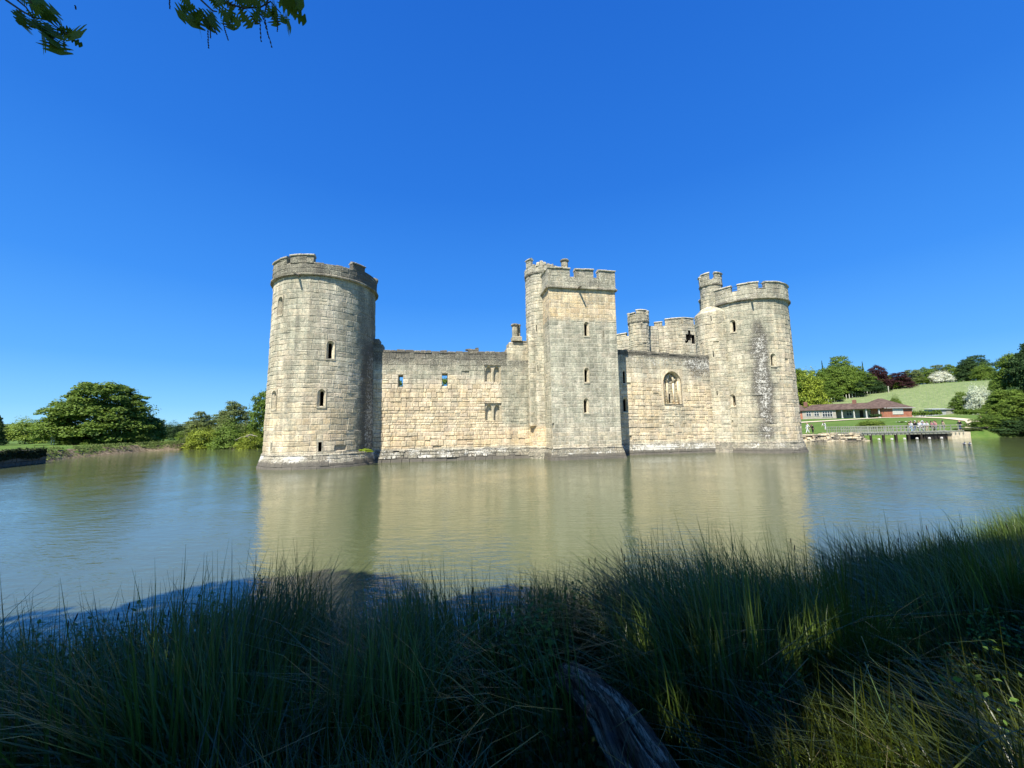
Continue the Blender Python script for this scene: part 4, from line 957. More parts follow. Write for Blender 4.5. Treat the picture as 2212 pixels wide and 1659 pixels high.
# long tearoom range: A (far left end) to B; hipped brick block B-C
A = Vector((91.0, 124.0, 0)); B_ = Vector((104.2, 110.5, 0)); base_z = g1(104, 112) - .15
ZB = g1(104, 110.5) - .05
def building():
    r = empty('tearoom', (A.x, A.y, ZB), 0, 'long low building with a mossy tiled roof, red brick end block and veranda', 'building')
    O_ = Vector((0, 0, 0)); ux = (B_ - A).normalized(); L = (B_ - A).length; n_ = Vector((ux.y, -ux.x, 0)); H = 2.75
    # long wing
    mb = MB(); dp = 6.0
    def P(x, d, z): return O_ + ux * x - n_ * d + Vector((0, 0, z))
    back = 1.9      # veranda recess
    for a, b2 in (((0, 0), (8.2, 0)), ((8.2, 0), (8.2, back)), ((8.2, back), (L + .3, back)), ((L + .3, dp), (0, dp)), ((0, dp), (0, 0))):
        mb.poly([P(*a, -1), P(*b2, -1), P(*b2, H), P(*a, H)])
    mb.build('wall', CREAM, r)
    rf = MB(); e = .45; rh = 1.75
    rf.poly([P(-e, -e, H - .02), P(L + .5, -e, H - .02), P(L + .5, dp / 2, H + rh), P(2.2, dp / 2, H + rh)]); rf.poly([P(-e, dp + e, H), P(L + .5, dp + e, H), P(L + .5, dp / 2, H + rh), P(2.2, dp / 2, H + rh)]); rf.poly([P(-e, -e, H), P(-e, dp + e, H), P(2.2, dp / 2, H + rh)])
    rf.poly([P(-e, -e, H - .14), P(L + .5, -e, H - .14), P(L + .5, -e, H - .02), P(-e, -e, H - .02)], 0); rf.poly([P(-e, -e, H - .12), P(L + .5, -e, H - .12), P(L + .5, back + .4, H - .12), P(-e, back + .4, H - .12)])
    ro = rf.build('roof', TILES, r)
    for x, z1 in ((12.4, 1.95), (.6, 1.7)):
        c = MB(); p = P(x, dp / 2, H + rh - .1); c.box((p.x, p.y, p.z + .35), (.95, .6, 1.5), rz=math.atan2(ux.y, ux.x), bev=.08); c.build('chimney', plain('sooty_brick', (.20, .10, .07), .9), ro)
    for x in (9.6, 12.3, 15.0, 17.7):
        c = MB(); p = P(x, .05, H / 2 - .5); c.box(p, (.22, .22, H + .9)); p2 = P(x, .05, .1); c.box(p2, (.36, .36, .3)); c.build('veranda_post', WHITE, r)
    for x0, x1, z0, z1, d, m_ in ((1.0, 2.2, .9, 2.2, 0, 0), (3.0, 4.2, .9, 2.2, 0, 0), (5.0, 7.4, .6, 2.3, 0, 0), (10.4, 11.7, .8, 2.2, -back, 0), (13.4, 14.2, 0, 2.3, -back, 1), (15.6, 17.0, .8, 2.2, -back, 0), (17.3, 18.2, 0, 2.3, -back, 1)):
        w_ = MB(); rect(w_, O_, ux, x0, x1, z0, z1, .03 + d, 0); q = w_.build('window' if not m_ else 'door', GLASS if not m_ else DARKW, r)
        if not m_:
            f = MB(); n = 2 if x1 - x0 < 1.6 else 4
            for k in range(n + 1): xx = x0 + (x1 - x0) * k / n; rect(f, O_, ux, xx - .05, xx + .05, z0, z1, .075 + d, 0, .05)
            for zz in (z0, (z0 + z1) / 2 + .2, z1): rect(f, O_, ux, x0 - .06, x1 + .06, zz - .05, zz + .05, .078 + d, 0, .05)
            f.build('window_frame', WHITE, q)
    # brick end block, hipped
    ux2 = Vector((.985, .17, 0)).normalized(); n2 = Vector((ux2.y, -ux2.x, 0)); Q = (B_ - A) + ux2 * -.2; W2, D2 = 9.6, 8.5
    def P2_(x, d, z): return Q + ux2 * x - n2 * d + Vector((0, 0, z))
    w2 = MB()
    for a, b2 in (((0, 0), (W2, 0)), ((W2, 0), (W2, D2)), ((W2, D2), (0, D2)), ((0, D2), (0, 0))): w2.poly([P2_(*a, -1), P2_(*b2, -1), P2_(*b2, H), P2_(*a, H)])
    w2.build('brick_wall', BRICK, r)
    rf = MB(); e = .5; ap = [P2_(W2 * .42, D2 / 2, H + 2.9), P2_(W2 * .56, D2 / 2, H + 2.9)]; c = [P2_(-e, -e, H), P2_(W2 + e, -e, H), P2_(W2 + e, D2 + e, H), P2_(-e, D2 + e, H)]
    rf.poly([c[0], c[1], ap[1], ap[0]]); rf.poly([c[1], c[2], ap[1]]); rf.poly([c[2], c[3], ap[0], ap[1]]); rf.poly([c[3], c[0], ap[0]]); rf.poly(c)
    rf.build('hipped_roof', TILES, r)
    g = MB()
    for a, b2 in (((-e, -e), (W2 + e, -e)), ((W2 + e, -e), (W2 + e, D2 + e))): p, q = P2_(*a, H - .1), P2_(*b2, H - .1); g.tube([p, q], .08, 5)
    p = P2_(W2 - .1, -.12, 0); g.tube([p + Vector((0, 0, -.4)), p + Vector((0, 0, H))], .07, 5); g.build('gutter', WHITE, r)
    w_ = MB(); rect(w_, Q, ux2, 2.8, 6.4, .85, 2.45, .03); q = w_.build('window', WHITE, r); f = MB()
    for k in range(6): xx = 2.95 + k * .6; rect(f, Q, ux2, xx, xx + .42, 1.55, 2.3, .09, 0, .05)
    for k in range(6): xx = 2.95 + k * .6; rect(f, Q, ux2, xx, xx + .42, .98, 1.42, .09, 0, .05)
    f.build('pane', plain('blind_pane', (.60, .60, .52), .4, .1), q)
    for d0 in (1.0, 4.2):
        w_ = MB(); p = P2_(W2 + .03, d0 + .8, 1.7); w_.box(p, (.06, 1.5, 1.2), rz=math.atan2(n2.x, -n2.y)); w_.build('window', WHITE, r)
    # small brick end at the far left
    w3 = MB(); q = P(-1.2, 2.4, H / 2 - .5); w3.box(q, (3.4, 4.6, H + .9), rz=math.atan2(ux.y, ux.x)); w3.build('brick_wall', BRICK, r)
    rf = MB(); rz = math.atan2(ux.y, ux.x); cs = [P(-3.4, -.4, H), P(1.2, -.4, H), P(1.2, 5.2, H), P(-3.4, 5.2, H)]; tp = P(-1.1, 2.4, H + 2.2)
    for k in range(4): rf.poly([cs[k], cs[(k + 1) % 4], tp])
    rf.build('hipped_roof', TILES, r)
    w_ = MB(); rect(w_, O_, ux, -2.6, -1.2, .7, 2.1, .13); w_.build('window', WHITE, r)
building()
def bins():
    for k in range(3):
        mb = MB(); mb.box((0, 0, .5), (.75, .7, 1.0)); mb.box((0, 0, 1.04), (.8, .76, .08), bev=.03)
        px = (1986, 1991, 1996)[k] - 7; D_ = 109.2; X = (px - 1106) / FPX * D_
        o = mb.build('wheelie_bin', plain('pale_bin', (.42, .42, .40), .6)); o.location = (X, D_, g1(X, D_)); o.scale = (1.1, 1.1, 1.2)
        tag(o, 'pale grey bin at the brick block wall, ' + ('left', 'middle', 'right')[k] + ' of the three', 'bin', 'bins by the brick wall')
bins()
def shed():
    a = at(2014, 900, 112); r = empty('shed', (a.x, a.y, g1(a.x, a.y)), R(8), 'low grey corrugated shed standing between two hedges', 'shed')
    mb = MB(); mb.box((3.8, .9, .9), (7.6, 1.8, 2.4))
    for k in range(26): mb.box((.15 + k * .3, -.02, .95), (.12, .06, 2.3))
    mb.build('wall', SHEET, r); q = MB(); q.poly([(-.3, -.4, 2.15), (8, -.4, 2.15), (8, 2.1, 2.4), (-.3, 2.1, 2.4)]); q.poly([(-.3, -.4, 2.02), (8, -.4, 2.02), (8, -.4, 2.15), (-.3, -.4, 2.15)]); q.build('roof', SHEET, r)
    q = MB(); q.box((5.6, -.06, 1.0), (1.6, .1, 2.0)); q.build('door', DARKW if 0 else TIMB, r)
shed()
def ribbon(name, pts, wd, mat, lift=.05, sub=26):
    mb = MB(); P_ = []
    for (a, b2) in zip(pts, pts[1:]):
        for k in range(sub): t = k / sub; P_.append((a[0] + (b2[0] - a[0]) * t, a[1] + (b2[1] - a[1]) * t, a[2] + (b2[2] - a[2]) * t))
    P_.append(pts[-1]); prev = None
    for i, (x, y, w_) in enumerate(P_):
        a, b2 = P_[max(0, i - 1)], P_[min(len(P_) - 1, i + 1)]; dx, dy = b2[0] - a[0], b2[1] - a[1]; l = math.hypot(dx, dy); nx, ny = -dy / l, dx / l
        row = [mb.vert((x + nx * w_ * wd * s, y + ny * w_ * wd * s, g1(x + nx * w_ * wd * s, y + ny * w_ * wd * s) + lift)) for s in (-.5, -.2, .2, .5)]
        if prev:
            for k in range(3): mb.face((prev[k], prev[k + 1], row[k + 1], row[k]))
        prev = row
    return tag(mb.build(name, mat), kind='structure')
def gp(px, D_): return (px - 1106) / FPX * D_
ribbon('path', [(gp(1700, 104), 104, 1.2), (gp(1790, 103), 103, 1.1), (gp(1900, 103), 103, 1), (gp(1970, 99), 99, 1), (gp(2040, 90), 90, 1), (gp(2098, 81), 81, 1.2), (gp(2115, 76), 76, 1.8), (gp(2112, 72), 72, 1.6), (gp(2098, 70.2), 70.2, 1.2)], 2.3, GRAVEL, .13, 12)

ROCK = STONE
def jetty():
    """octagonal island edge with rough stone revetment, left of the footbridge"""
    pts = [(39.5, 62.5), (41.5, 60.2), (43.2, 59.6), (47, 59.4), (51.6, 59.6), (54.0, 61.5), (54.5, 65), (53, 69)]
    r = empty('stone_revetment', (46, 60, 0), 0, 'rough rubble stone edge of the small island between the castle and the footbridge', 'retaining wall')
    mb = MB(); L = [0]
    for a, b2 in zip(pts, pts[1:]): L.append(L[-1] + math.hypot(b2[0] - a[0], b2[1] - a[1]))
    def S(a, z, d):
        k = max(0, min(len(pts) - 2, sum(1 for l in L if l <= a) - 1)); t = (a - L[k]) / (L[k + 1] - L[k]); (x0, y0), (x1, y1) = pts[k], pts[k + 1]; ex, ey = x1 - x0, y1 - y0; l = math.hypot(ex, ey)
        return (x0 + ex * t + ey / l * (d + .3 * (1.4 - z)) - 46, y0 + ey * t - ex / l * (d + .3 * (1.4 - z)) - 60, z)
    zf = lambda a, z: dict(y=.5, g=.3 + .4 * P2(a, z, 3), l=.15, d=.35 + .6 * P2(a * .8, z * 2, 9) + (.3 if z < .2 else 0), j=0, gap=.1, prot=(-.05, .28), rec=.12)
    ashlar(mb, S, 0, L[-1], -.5, 1.15, zf, hm=.3, wm=(.4, 1.4)); mb.build('rubble_face', STONE, r)
    q = MB(); inner = [(x - 46, y - 60, 1.12 + .0 * i) for i, (x, y) in enumerate(pts)] + [(40 - 46, 70 - 60, 1.15)]; q.poly(inner)
    o = q.build('turf_top', bpy.data.materials['grass_ground'], r); me = o.data; me.color_attributes['tint'].data.foreach_set('color', [.35, 0, 1, 1] * len(me.vertices))
    q = MB(); random.seed(5)
    for k in range(46):
        a = random.uniform(0, L[-1] - 4); p = S(a, random.choice((-.05, .1, 1.15)), random.uniform(-.1, .35)); s_ = random.uniform(.3, .9)
        q.box(p, (s_, s_ * .6, s_ * .45), rz=random.uniform(-.5, .5), jit=.06, bev=.06, t=(random.random() * .6, .5, .4), w_=(.15, random.uniform(.2, .6), 0))
    q.build('boulders', STONE, r)
jetty()
BW = plain('bridge_timber', (.27, .28, .22), .9, .25, 6)
def bridge():
    p0, p1 = Vector((49.3, 61.0, 0)), Vector((71.6, 64.3, 0)); ux = (p1 - p0).normalized(); L = (p1 - p0).length; rz = math.atan2(ux.y, ux.x); n_ = Vector((ux.y, -ux.x, 0)); H = 1.12
    r = empty('footbridge', p0, rz, 'wooden footbridge with picket railings on dark piles across the moat', 'bridge')
    mb = MB(); mb.box((L / 2, 0, H - .06), (L, 2.2, .12))
    for k in range(int(L / .75)): mb.box((.4 + k * .75, 0, H - .22), (.16, 2.75, .18))
    mb.build('deck', BW, r)
    for s in (-1.15, 1.15):
        q = MB()
        for z in (H + 1.02, H + .12): q.box((L / 2, s, z), (L, .09, .10))
        if s: q.box((L / 2, s, H + .58), (L, .05, .06))
        q.build('handrail', BW, r)
        q = MB(); x = .1
        while x < L: q.box((x, s + .003, H + .5), (.06 if int(x * 2) % 3 else .11, .08, 1.06), jit=.01); x += (.42 if x < 9 else (.72 if x < 18 else 1.4))
        q.build('railing_post', BW, r)
    for k in range(5):
        for s in (-.95, .95):
            q = MB(); q.tube([(5.4 + k * 2.3, s, -1), (5.4 + k * 2.3, s, H - .1)], .16, 8); q.build('pile', DARKW, r)
    q = MB(); q.box((17.6, .2, .55), (4.4, 2.0, 1.1)); q.build('boarded_pier', DARKW, r)
    q = MB()
    for k in range(6): q.box((6.4 + k * 2.3, -1.3, .2), (.24, .2, .26), bev=.06)
    q.build('white_float', WHITE, r)
    q = MB(); q.box((21.8, .4, .5), (3.6, 3.2, 1.1), jit=.05); q.build('abutment', GRAVEL, r)
    return p0, ux, n_, H
BP, BU, BN, BH = bridge()

# ================================================================== PEOPLE
def skin_mesh(name, V, E, rad, subs=2):
    me = bpy.data.meshes.new(name + '_tmp'); me.from_pydata(V, E, []); o = bpy.data.objects.new(name + '_tmp', me); col.objects.link(o)
    sk = o.modifiers.new('s', 'SKIN'); sk.use_smooth_shade = True
    for i, v in enumerate(me.skin_vertices[0].data): v.radius = rad[i] if isinstance(rad[i], tuple) else (rad[i], rad[i]); v.use_root = (i == 0)
    ms = o.modifiers.new('b', 'SUBSURF'); ms.levels = subs; ms.render_levels = subs
    dg = bpy.context.evaluated_depsgraph_get(); out = bpy.data.meshes.new_from_object(o.evaluated_get(dg)); out.name = name
    bpy.data.objects.remove(o); return out
def objcol(name, rough=.8):
    b = NB(name); oi = b.n('ShaderNodeObjectInfo'); return b.fin(b.mix(b.ramp(b.noise(9), .3, .7), oi.outputs['Color'], b.mix(.25, oi.outputs['Color'], (0, 0, 0))), rough, .2)
CLOTH = objcol('clothing'); SKIN = plain('skin', (.50, .30, .21), .6, .08)
def person_meshes(pose):
    """joint positions; faces -y; returns body, shirt, trousers, hair meshes"""
    lean = {'bend': .55, 'walk': .08, 'stand': .0, 'sit': .1}[pose]; st = {'walk': .30, 'bend': .22, 'stand': .07, 'sit': 0}[pose]
    hip = Vector((0, 0, .92)) if pose != 'sit' else Vector((0, 0, .12))
    up = Vector((0, -math.sin(lean), math.cos(lean)))
    ch = hip + up * .30; sh = hip + up * .50; nk = sh + up * .07; hd = nk + (up * .6 + Vector((0, -.25 * (lean > .3), .4))).normalized() * .13; ht = hd + Vector((0, .01, .11))
    V = [hip, hip + up * .14, ch, sh, nk, hd - Vector((0, 0, .02)), ht]; E = [(i, i + 1) for i in range(6)]; rad = [(.15, .11), (.13, .10), (.155, .11), (.12, .08), .055, (.085, .10), (.055, .065)]
    A_, AE, AR, Lg = {}, [], [], {}
    parts = {'arm': [], 'leg': []}
    for s in (-1, 1):
        f = s * st; base = len(V); s0 = sh + Vector((s * .17, 0, -.02)); el = s0 + Vector((s * .05, f * .35 - .02 - lean * .1, -.27)); wr = el + Vector((s * .0, -.10 + f * .2 - lean * .15, -.23)); pl = wr + Vector((0, -.02, -.07))
        V += [s0, el, wr, pl]; rad += [.055, .042, .028, (.036, .018)]; E += [(3, base), (base, base + 1), (base + 1, base + 2), (base + 2, base + 3)]; parts['arm'].append((base, base + 1, base + 2))
        for k in range(5):
            b3 = len(V); off = Vector((s * (-.0), -.03 + .017 * k, 0)); ln = (.045, .07, .078, .07, .055)[k]
            t = pl + off + (Vector((0, -.035, -.02)) if k == 0 else Vector((0, -.005, -ln))); V.append(t); rad.append(.008); E.append((base + 3, b3))
        base = len(V); h0 = hip + Vector((s * .09, 0, -.05))
        if pose == 'sit': kn = h0 + Vector((s * .05, -.42, .20)); an = kn + Vector((0, -.22, -.33)); to = an + Vector((0, -.16, .02))
        else: kn = h0 + Vector((0, -f * .55 - .03, -.42 + abs(f) * .05)); an = kn + Vector((0, -f * .35 + .04, -.39)); to = an + Vector((s * .02, -.17, -.045))
        V += [h0, kn, an, to]; rad += [.085, .058, .042, (.042, .028)]; E += [(0, base), (base, base + 1), (base + 1, base + 2), (base + 2, base + 3)]; parts['leg'].append((base, base + 1, base + 2))
    body = skin_mesh('body', V, E, rad)
    tv = [V[0], V[1], V[2], V[3]]; te = [(0, 1), (1, 2), (2, 3)]; tr = [(.175, .135), (.155, .125), (.18, .135), (.13, .095)]
    for a in parts['arm']:
        b = len(tv); tv += [V[a[0]], V[a[1]], V[a[1]].lerp(V[a[2]], .55)]; tr += [.072, .058, .045]; te += [(3, b), (b, b + 1), (b + 1, b + 2)]
    shirt = skin_mesh('shirt', tv, te, tr)
    tv = [V[0] + Vector((0, 0, .02))]; te = []; tr = [(.165, .13)]
    for a in parts['leg']:
        b = len(tv); tv += [V[a[0]], V[a[1]], V[a[2]] + Vector((0, 0, .02))]; tr += [.10, .075, .062]; te += [(0, b), (b, b + 1), (b + 1, b + 2)]
    trs = skin_mesh('trousers', tv, te, tr)
    hv = [hd + Vector((0, .03, .03)), ht + Vector((0, .01, .02)), hd + Vector((0, .055, -.05))]; hair = skin_mesh('hair', hv, [(0, 1), (0, 2)], [(.095, .095), (.07, .07), (.07, .04)])
    # face: nose, eyes, mouth and ears as one relief piece
    fb = MB(); f = hd + Vector((0, -.10, 0)); fb.tube([f + Vector((0, .01, .02)), f + Vector((0, -.02, -.02))], [.008, .014], 5)
    for s in (-1, 1): fb.tube([f + Vector((s * .032, .012, .018)), f + Vector((s * .032, .0, .018))], .010, 6); fb.tube([hd + Vector((s * .085, -.01, .02)), hd + Vector((s * .09, 0, -.03))], .014, 5)
    fb.tube([f + Vector((-.025, .012, -.05)), f + Vector((.025, .012, -.05))], .007, 5)
    return body, shirt, trs, hair, fb
PM = {}
def person(pose, loc, rz, shirt, trousers, hair, label, group=None, sc=1.0, hat=None):
    root = empty('person', loc, rz, label, 'person', group); root.scale = (sc,) * 3
    if pose not in PM: PM[pose] = list(person_meshes(pose)); q = PM[pose]; q[0].materials.append(SKIN); [m_.materials.append(CLOTH) for m_ in q[1:4]]; fb = q[4].build('face', SKIN); q[4] = fb.data; bpy.data.objects.remove(fb)
    q = PM[pose]; link('body', q[0], root)
    for nm, me, c in (('shirt', q[1], shirt), ('trousers', q[2], trousers), ('hair', q[3], hair)): o = link(nm, me, root); o.color = (*c, 1)
    link('face', q[4], root)
    if hat:
        h = MB(); zz = max(v.co.z for v in q[3].vertices); yy = [v.co.y for v in q[3].vertices if v.co.z > zz - .05][0]; h.tube([(0, yy, zz - .05), (0, yy, zz - .04), (0, yy, zz + .04)], [.20, .11, .08], 10); o = h.build('hat', CLOTH, root); o.color = (*hat, 1)
    return root
W_ = (.75, .74, .72); K_ = (.02, .022, .03); NV = (.03, .05, .13); DN = (.12, .17, .28); BR = (.05, .03, .02); BL = (.35, .25, .12); PK = (.55, .25, .25); TN = (.45, .36, .24); GR = (.25, .26, .27); LB = (.40, .52, .66)
X = gp(1749, 62.6); person('bend', (X, 62.6, 1.14), R(-60), K_, K_, K_, 'person in black clothes bending forward on the stone island edge', sc=.92)
X = gp(1776, 80); person('bend', (X, 80, g1(X, 80)), R(-70), W_, W_, BR, 'person in white leaning over on the lawn right of the far tower', sc=1.0)
X = gp(1737.5, 64); person('walk', (X, 64, 1.14), R(80), W_, W_, BL, 'person in white half hidden by the edge of the far tower')
X = gp(120, 61); person('walk', (X, 61, g1(X, 61)), R(60), W_, W_, GR, 'person in white walking on the left bank below the big oak', sc=1.05)
crowd = [(13.6, -.5, W_, LB, K_, 'white top and pale blue trousers, first from the left', TN), (14.3, .3, TN, W_, BR, 'tan top and white trousers, second from the left', (.55, .45, .25)), (15.0, -.6, W_, W_, BL, 'all white clothes, third from the left', None),
         (15.6, .5, K_, DN, BR, 'black top, fourth from the left', W_), (16.1, -.4, W_, GR, GR, 'white top and grey trousers, fifth from the left', None), (16.8, .2, LB, W_, BL, 'light blue top, sixth from the left', W_),
         (17.3, -.6, PK, K_, BR, 'pink top and black trousers, seventh from the left', None), (17.9, .4, W_, TN, K_, 'white top and tan trousers, eighth from the left', None), (18.5, -.3, PK, DN, BR, 'pink top and jeans, ninth from the left', None), (19.2, .3, GR, K_, K_, 'grey top and black trousers, tenth from the left', None), (19.8, -.4, TN, GR, K_, 'tan top, rightmost of the group', None)]
for k, (a, s, c1, c2, hc, lb, ht_) in enumerate(crowd):
    p = BP + BU * a - BN * s; person('walk' if k % 2 else 'stand', (p.x, p.y, BH), R(random.choice((-100, -80, 75, 95, 20))), c1, c2, hc, 'person on the footbridge in ' + lb, 'people crossing the footbridge', sc=random.uniform(.95, 1.04), hat=ht_)
X = gp(2065, 66.8); person('walk', (X, 66.8, 1.2), R(-90), K_, NV, BL, 'person in dark clothes walking alone where the footbridge meets the path', sc=1.0)
X = gp(2112, 72); person('stand', (X, 72, g1(X, 72) + .1), R(-60), W_, K_, BR, 'person with a white top on the path under the right trees')
X = gp(1943, 88)
for k, (px, D_, lb) in enumerate(((1942, 88, 'left'), (1976, 85, 'right'))):
    X = gp(px, D_); mb = MB(); n = 7
    for i in range(n):
        for j in range(n): pass
    ids = [[mb.vert((x * .3 - .9, y * .22 - .6, .06 + .05 * math.sin(x * 1.3 + y * 2 + k))) for y in range(n)] for x in range(n)]
    for i in range(n - 1):
        for j in range(n - 1): mb.face((ids[i][j], ids[i + 1][j], ids[i + 1][j + 1], ids[i][j + 1]))
    o = mb.build('picnic_blanket', WHITE); o.location = (X, D_, g1(X, D_) + .1); o.rotation_euler = (R(-3), 0, .2); tag(o, 'pale picnic blanket lying on the lawn, the %s of the two' % lb, 'blanket', 'blankets on the lawn')
# ducks
def duck(px, py, lb):
    a = at(px, py, 1); d = a - CAM; p = CAM + d * (-3.0 / d.z); r = empty('duck', (p.x, p.y, 0), R(30), 'small duck swimming on the moat at the right, the %s of the two' % lb, 'duck', 'ducks on the moat')
    me = skin_mesh('body', [Vector((0, .02, .06)), Vector((-.16, 0, .09)), Vector((.13, 0, .07)), Vector((.18, 0, .17)), Vector((.20, 0, .24)), Vector((.27, 0, .235))], [(0, 1), (0, 2), (2, 3), (3, 4), (4, 5)], [(.10, .08), .035, .075, .04, .045, .015]); me.materials.append(CLOTH); o = link('body', me, r); o.color = (.10, .11, .13, 1)
    q = MB(); q.tube([(-.14, -.075, .11), (0, -.095, .10), (.1, -.07, .1)], [.01, .04, .015], 6); q.build('wing', WHITE, r); r.scale = (1.4,) * 3
duck(2083, 961, 'left'); duck(2094, 961.5, 'right')

# ================================================================== LEFT BANK WALL
def left_wall():
    r = empty('retaining_wall', (-44.8, 31.0, 0), math.atan2(10.7, -4.1), 'dark ivy covered retaining wall at the water on the left edge', 'retaining wall')
    mb = MB(); S = lambda a, z, d: (a, -(d), z); zf = lambda a, z: dict(y=.1, g=.8, l=.1, d=.75, j=0, gap=.05, prot=(0, .08))
    ax = 11.45
    ashlar(mb, S, -3, ax, -.4, 1.42, zf, hm=.35, wm=(.5, 1)); ashlar(mb, lambda a, z, d: (ax + d, a, z), 0, 3, -.4, 1.42, zf, hm=.35, wm=(.5, 1)); mb.poly([(-3, 0, 1.41), (ax, 0, 1.41), (ax, 3, 1.41), (-3, 3, 1.41)], 0, (.3, .2, .8), (.1, .7, 0)); mb.build('stone_face', STONE, r)
    B = [(-2.6 + k * .7, -.05, .92 + .1 * math.sin(k), .6, .22, .66) for k in range(20)]
    c = crown('ivy', B, 15000, .075, 4, parent=r); c.color = (.022, .038, .014, 1)
left_wall()
# rough tufts and a dead branch along the left shore
for k, (px, py) in enumerate(((322, 965), (385, 962), (205, 968), (262, 969))):
    a = at(px, py, 1); d = a - CAM; p = CAM + d * (-2.9 / d.z); n = len(MOAT)
    r = empty('reed_tuft', (p.x, p.y, .1)); c = crown('foliage', [(0, 0, .2, 1.4, .7, .38), (.9, .2, .15, .8, .5, .3)], 1500, .07, 30 + k, parent=r); c.color = (.13, .18, .06, 1); tag(r, 'small green tuft at the foot of the brown left bank, %s from the left' % ('third', 'fourth', 'first', 'second')[k], 'plant', 'tufts on the left shore')
mb = MB(); b0 = Vector(at(533, 945, 66)); 
for k in range(7): e = b0 + Vector((random.uniform(-2.2, 2.6), random.uniform(-1.2, .3), random.uniform(-1.6, .6))); mb.tube([b0 + Vector((random.uniform(-.4, .4), 0, .2)), b0.lerp(e, .5) + Vector((0, 0, .25)), e], [.09, .055, .02], 5)
tag(mb.build('dead_branch', plain('bleached_wood', (.33, .29, .24), .9)), 'bleached dead branch leaning over the water beside the near tower', 'branch')

# ================================================================== OVERHEAD OAK (behind and above the camera; only two leaf sprays reach into view)
def zplane(px, py, z):
    d = at(px, py, 1) - CAM; return CAM + d * ((z - CAM.z) / d.z)
oak = empty('oak_tree', (-3.0, -6.5, g1(-3, -6.5)), 0, 'oak overhanging the near bank, its leaf sprays and catkins hanging in at the top left', 'tree')
OZ = oak.location.copy()
def overhead():
    rnd = random.Random(12); B = []
    x = -22.
    while x < 9.5:
        edge = float(np.interp(x, [-22, -13, -9, -7.5, -6, -4, -2, 3, 5, 9], [-2.2, -1.6, -.4, .95, -.4, -1.3, -1.5, -1.2, -.7, -.6])) + .2 * math.sin(x * 1.9)
        y = edge - 1.2
        while y > -10:
            r = rnd.uniform(1.2, 1.9); B.append((x + rnd.uniform(-.7, .7) - OZ.x, y + rnd.uniform(-.5, .5) - OZ.y, rnd.uniform(9.5, 14.5) - OZ.z, r, r, r * .6)); y -= 1.75
        x += 1.7
    Ba = np.array(B); n = 95000; r_ = np.random.default_rng(4); k = r_.integers(0, len(B), n); d = r_.normal(size=(n, 3)); d /= np.linalg.norm(d, axis=1, keepdims=True)
    C = Ba[k, :3] + d * Ba[k, 3:6] * (1 - .6 * r_.random(n) ** 1.5)[:, None]
    Wd = C + np.array(OZ); tt = (Wd[:, 2] - .9) / sdir.z; gx = Wd[:, 0] - sdir.x * tt; gy = Wd[:, 1] - sdir.y * tt
    keep = np.ones(n, bool)
    for hx, hy, hr in ((2.05, 2.6, .46), (2.85, 2.55, .26), (3.3, 3.2, .20), (3.75, 3.6, .18), (3.8, 3.0, .20), (.36, 3.2, .10), (2.6, 3.7, .15), (5.5, 4.8, .2)):
        q = ((gx - hx) ** 2 + (gy - hy) ** 2) < hr * hr; keep &= ~(q & (r_.random(n) > .06))
    el = (Wd[:, 1] > .3) & ((Wd[:, 2] - 3) < Wd[:, 1] * 1.75); keep &= ~el
    C = C[keep]; d = d[keep]; N = d * .5 + r_.normal(size=C.shape) * .5 + np.array([0, 0, .6]); m_ = len(C)
    V = leaf_cards(C, N, .20, r_); t = np.repeat(np.stack([.4 + .4 * r_.random(m_), r_.random(m_), r_.random(m_)], 1), 4, 0)
    o = np_mesh('crown', V, 4, FOLIAGE, t, oak); o.color = (.085, .14, .022, 1)
    mb = MB(); mb.tube([(0, 0, -.3), (.05, 0, .4), (.2, .1, 3), (.1, .3, 6), (.4, .2, 10.5)], [.62, .45, .38, .33, .12], 14, wob=.05)
    for q in range(26):
        b_ = B[rnd.randrange(len(B))]; s = Vector((.15, .2, rnd.uniform(3.5, 9))); e = Vector(b_[:3]); mb.tube([s, s.lerp(e, .5) + Vector((0, 0, .7)), e], [.16, .09, .03], 6)
    mb.build('trunk', BARK, oak)
overhead()
def oak_leaf(mb, base, tip, nrm, wd, tint):
    """lobed leaf from base to tip (world), nrm roughly its facing"""
    ax = tip - base; L = ax.length; ax.normalize(); sd = ax.cross(nrm).normalized(); up = sd.cross(ax)
    lob = [(0, .015), (.10, .02), (.16, .15), (.21, .18), (.26, .06), (.31, .07), (.38, .25), (.45, .30), (.49, .10), (.54, .10), (.62, .33), (.69, .37), (.73, .15), (.77, .15), (.84, .27), (.90, .26), (.95, .15), (1.0, .03)]
    mid = []; le = []; ri = []
    for t, w_ in lob:
        c = base + ax * (L * t) + up * (-.12 * L * (t - .5) ** 2); j = random.uniform(.85, 1.15); k2 = random.uniform(.85, 1.15)
        mid.append(mb.vert(c, tint)); le.append(mb.vert(c + sd * w_ * wd * L * j + up * w_ * L * .12, tint)); ri.append(mb.vert(c - sd * w_ * wd * L * k2 + up * w_ * L * .12, tint))
    for i in range(len(lob) - 1): mb.face((mid[i], mid[i + 1], le[i + 1], le[i])); mb.face((mid[i + 1], mid[i], ri[i], ri[i + 1]))
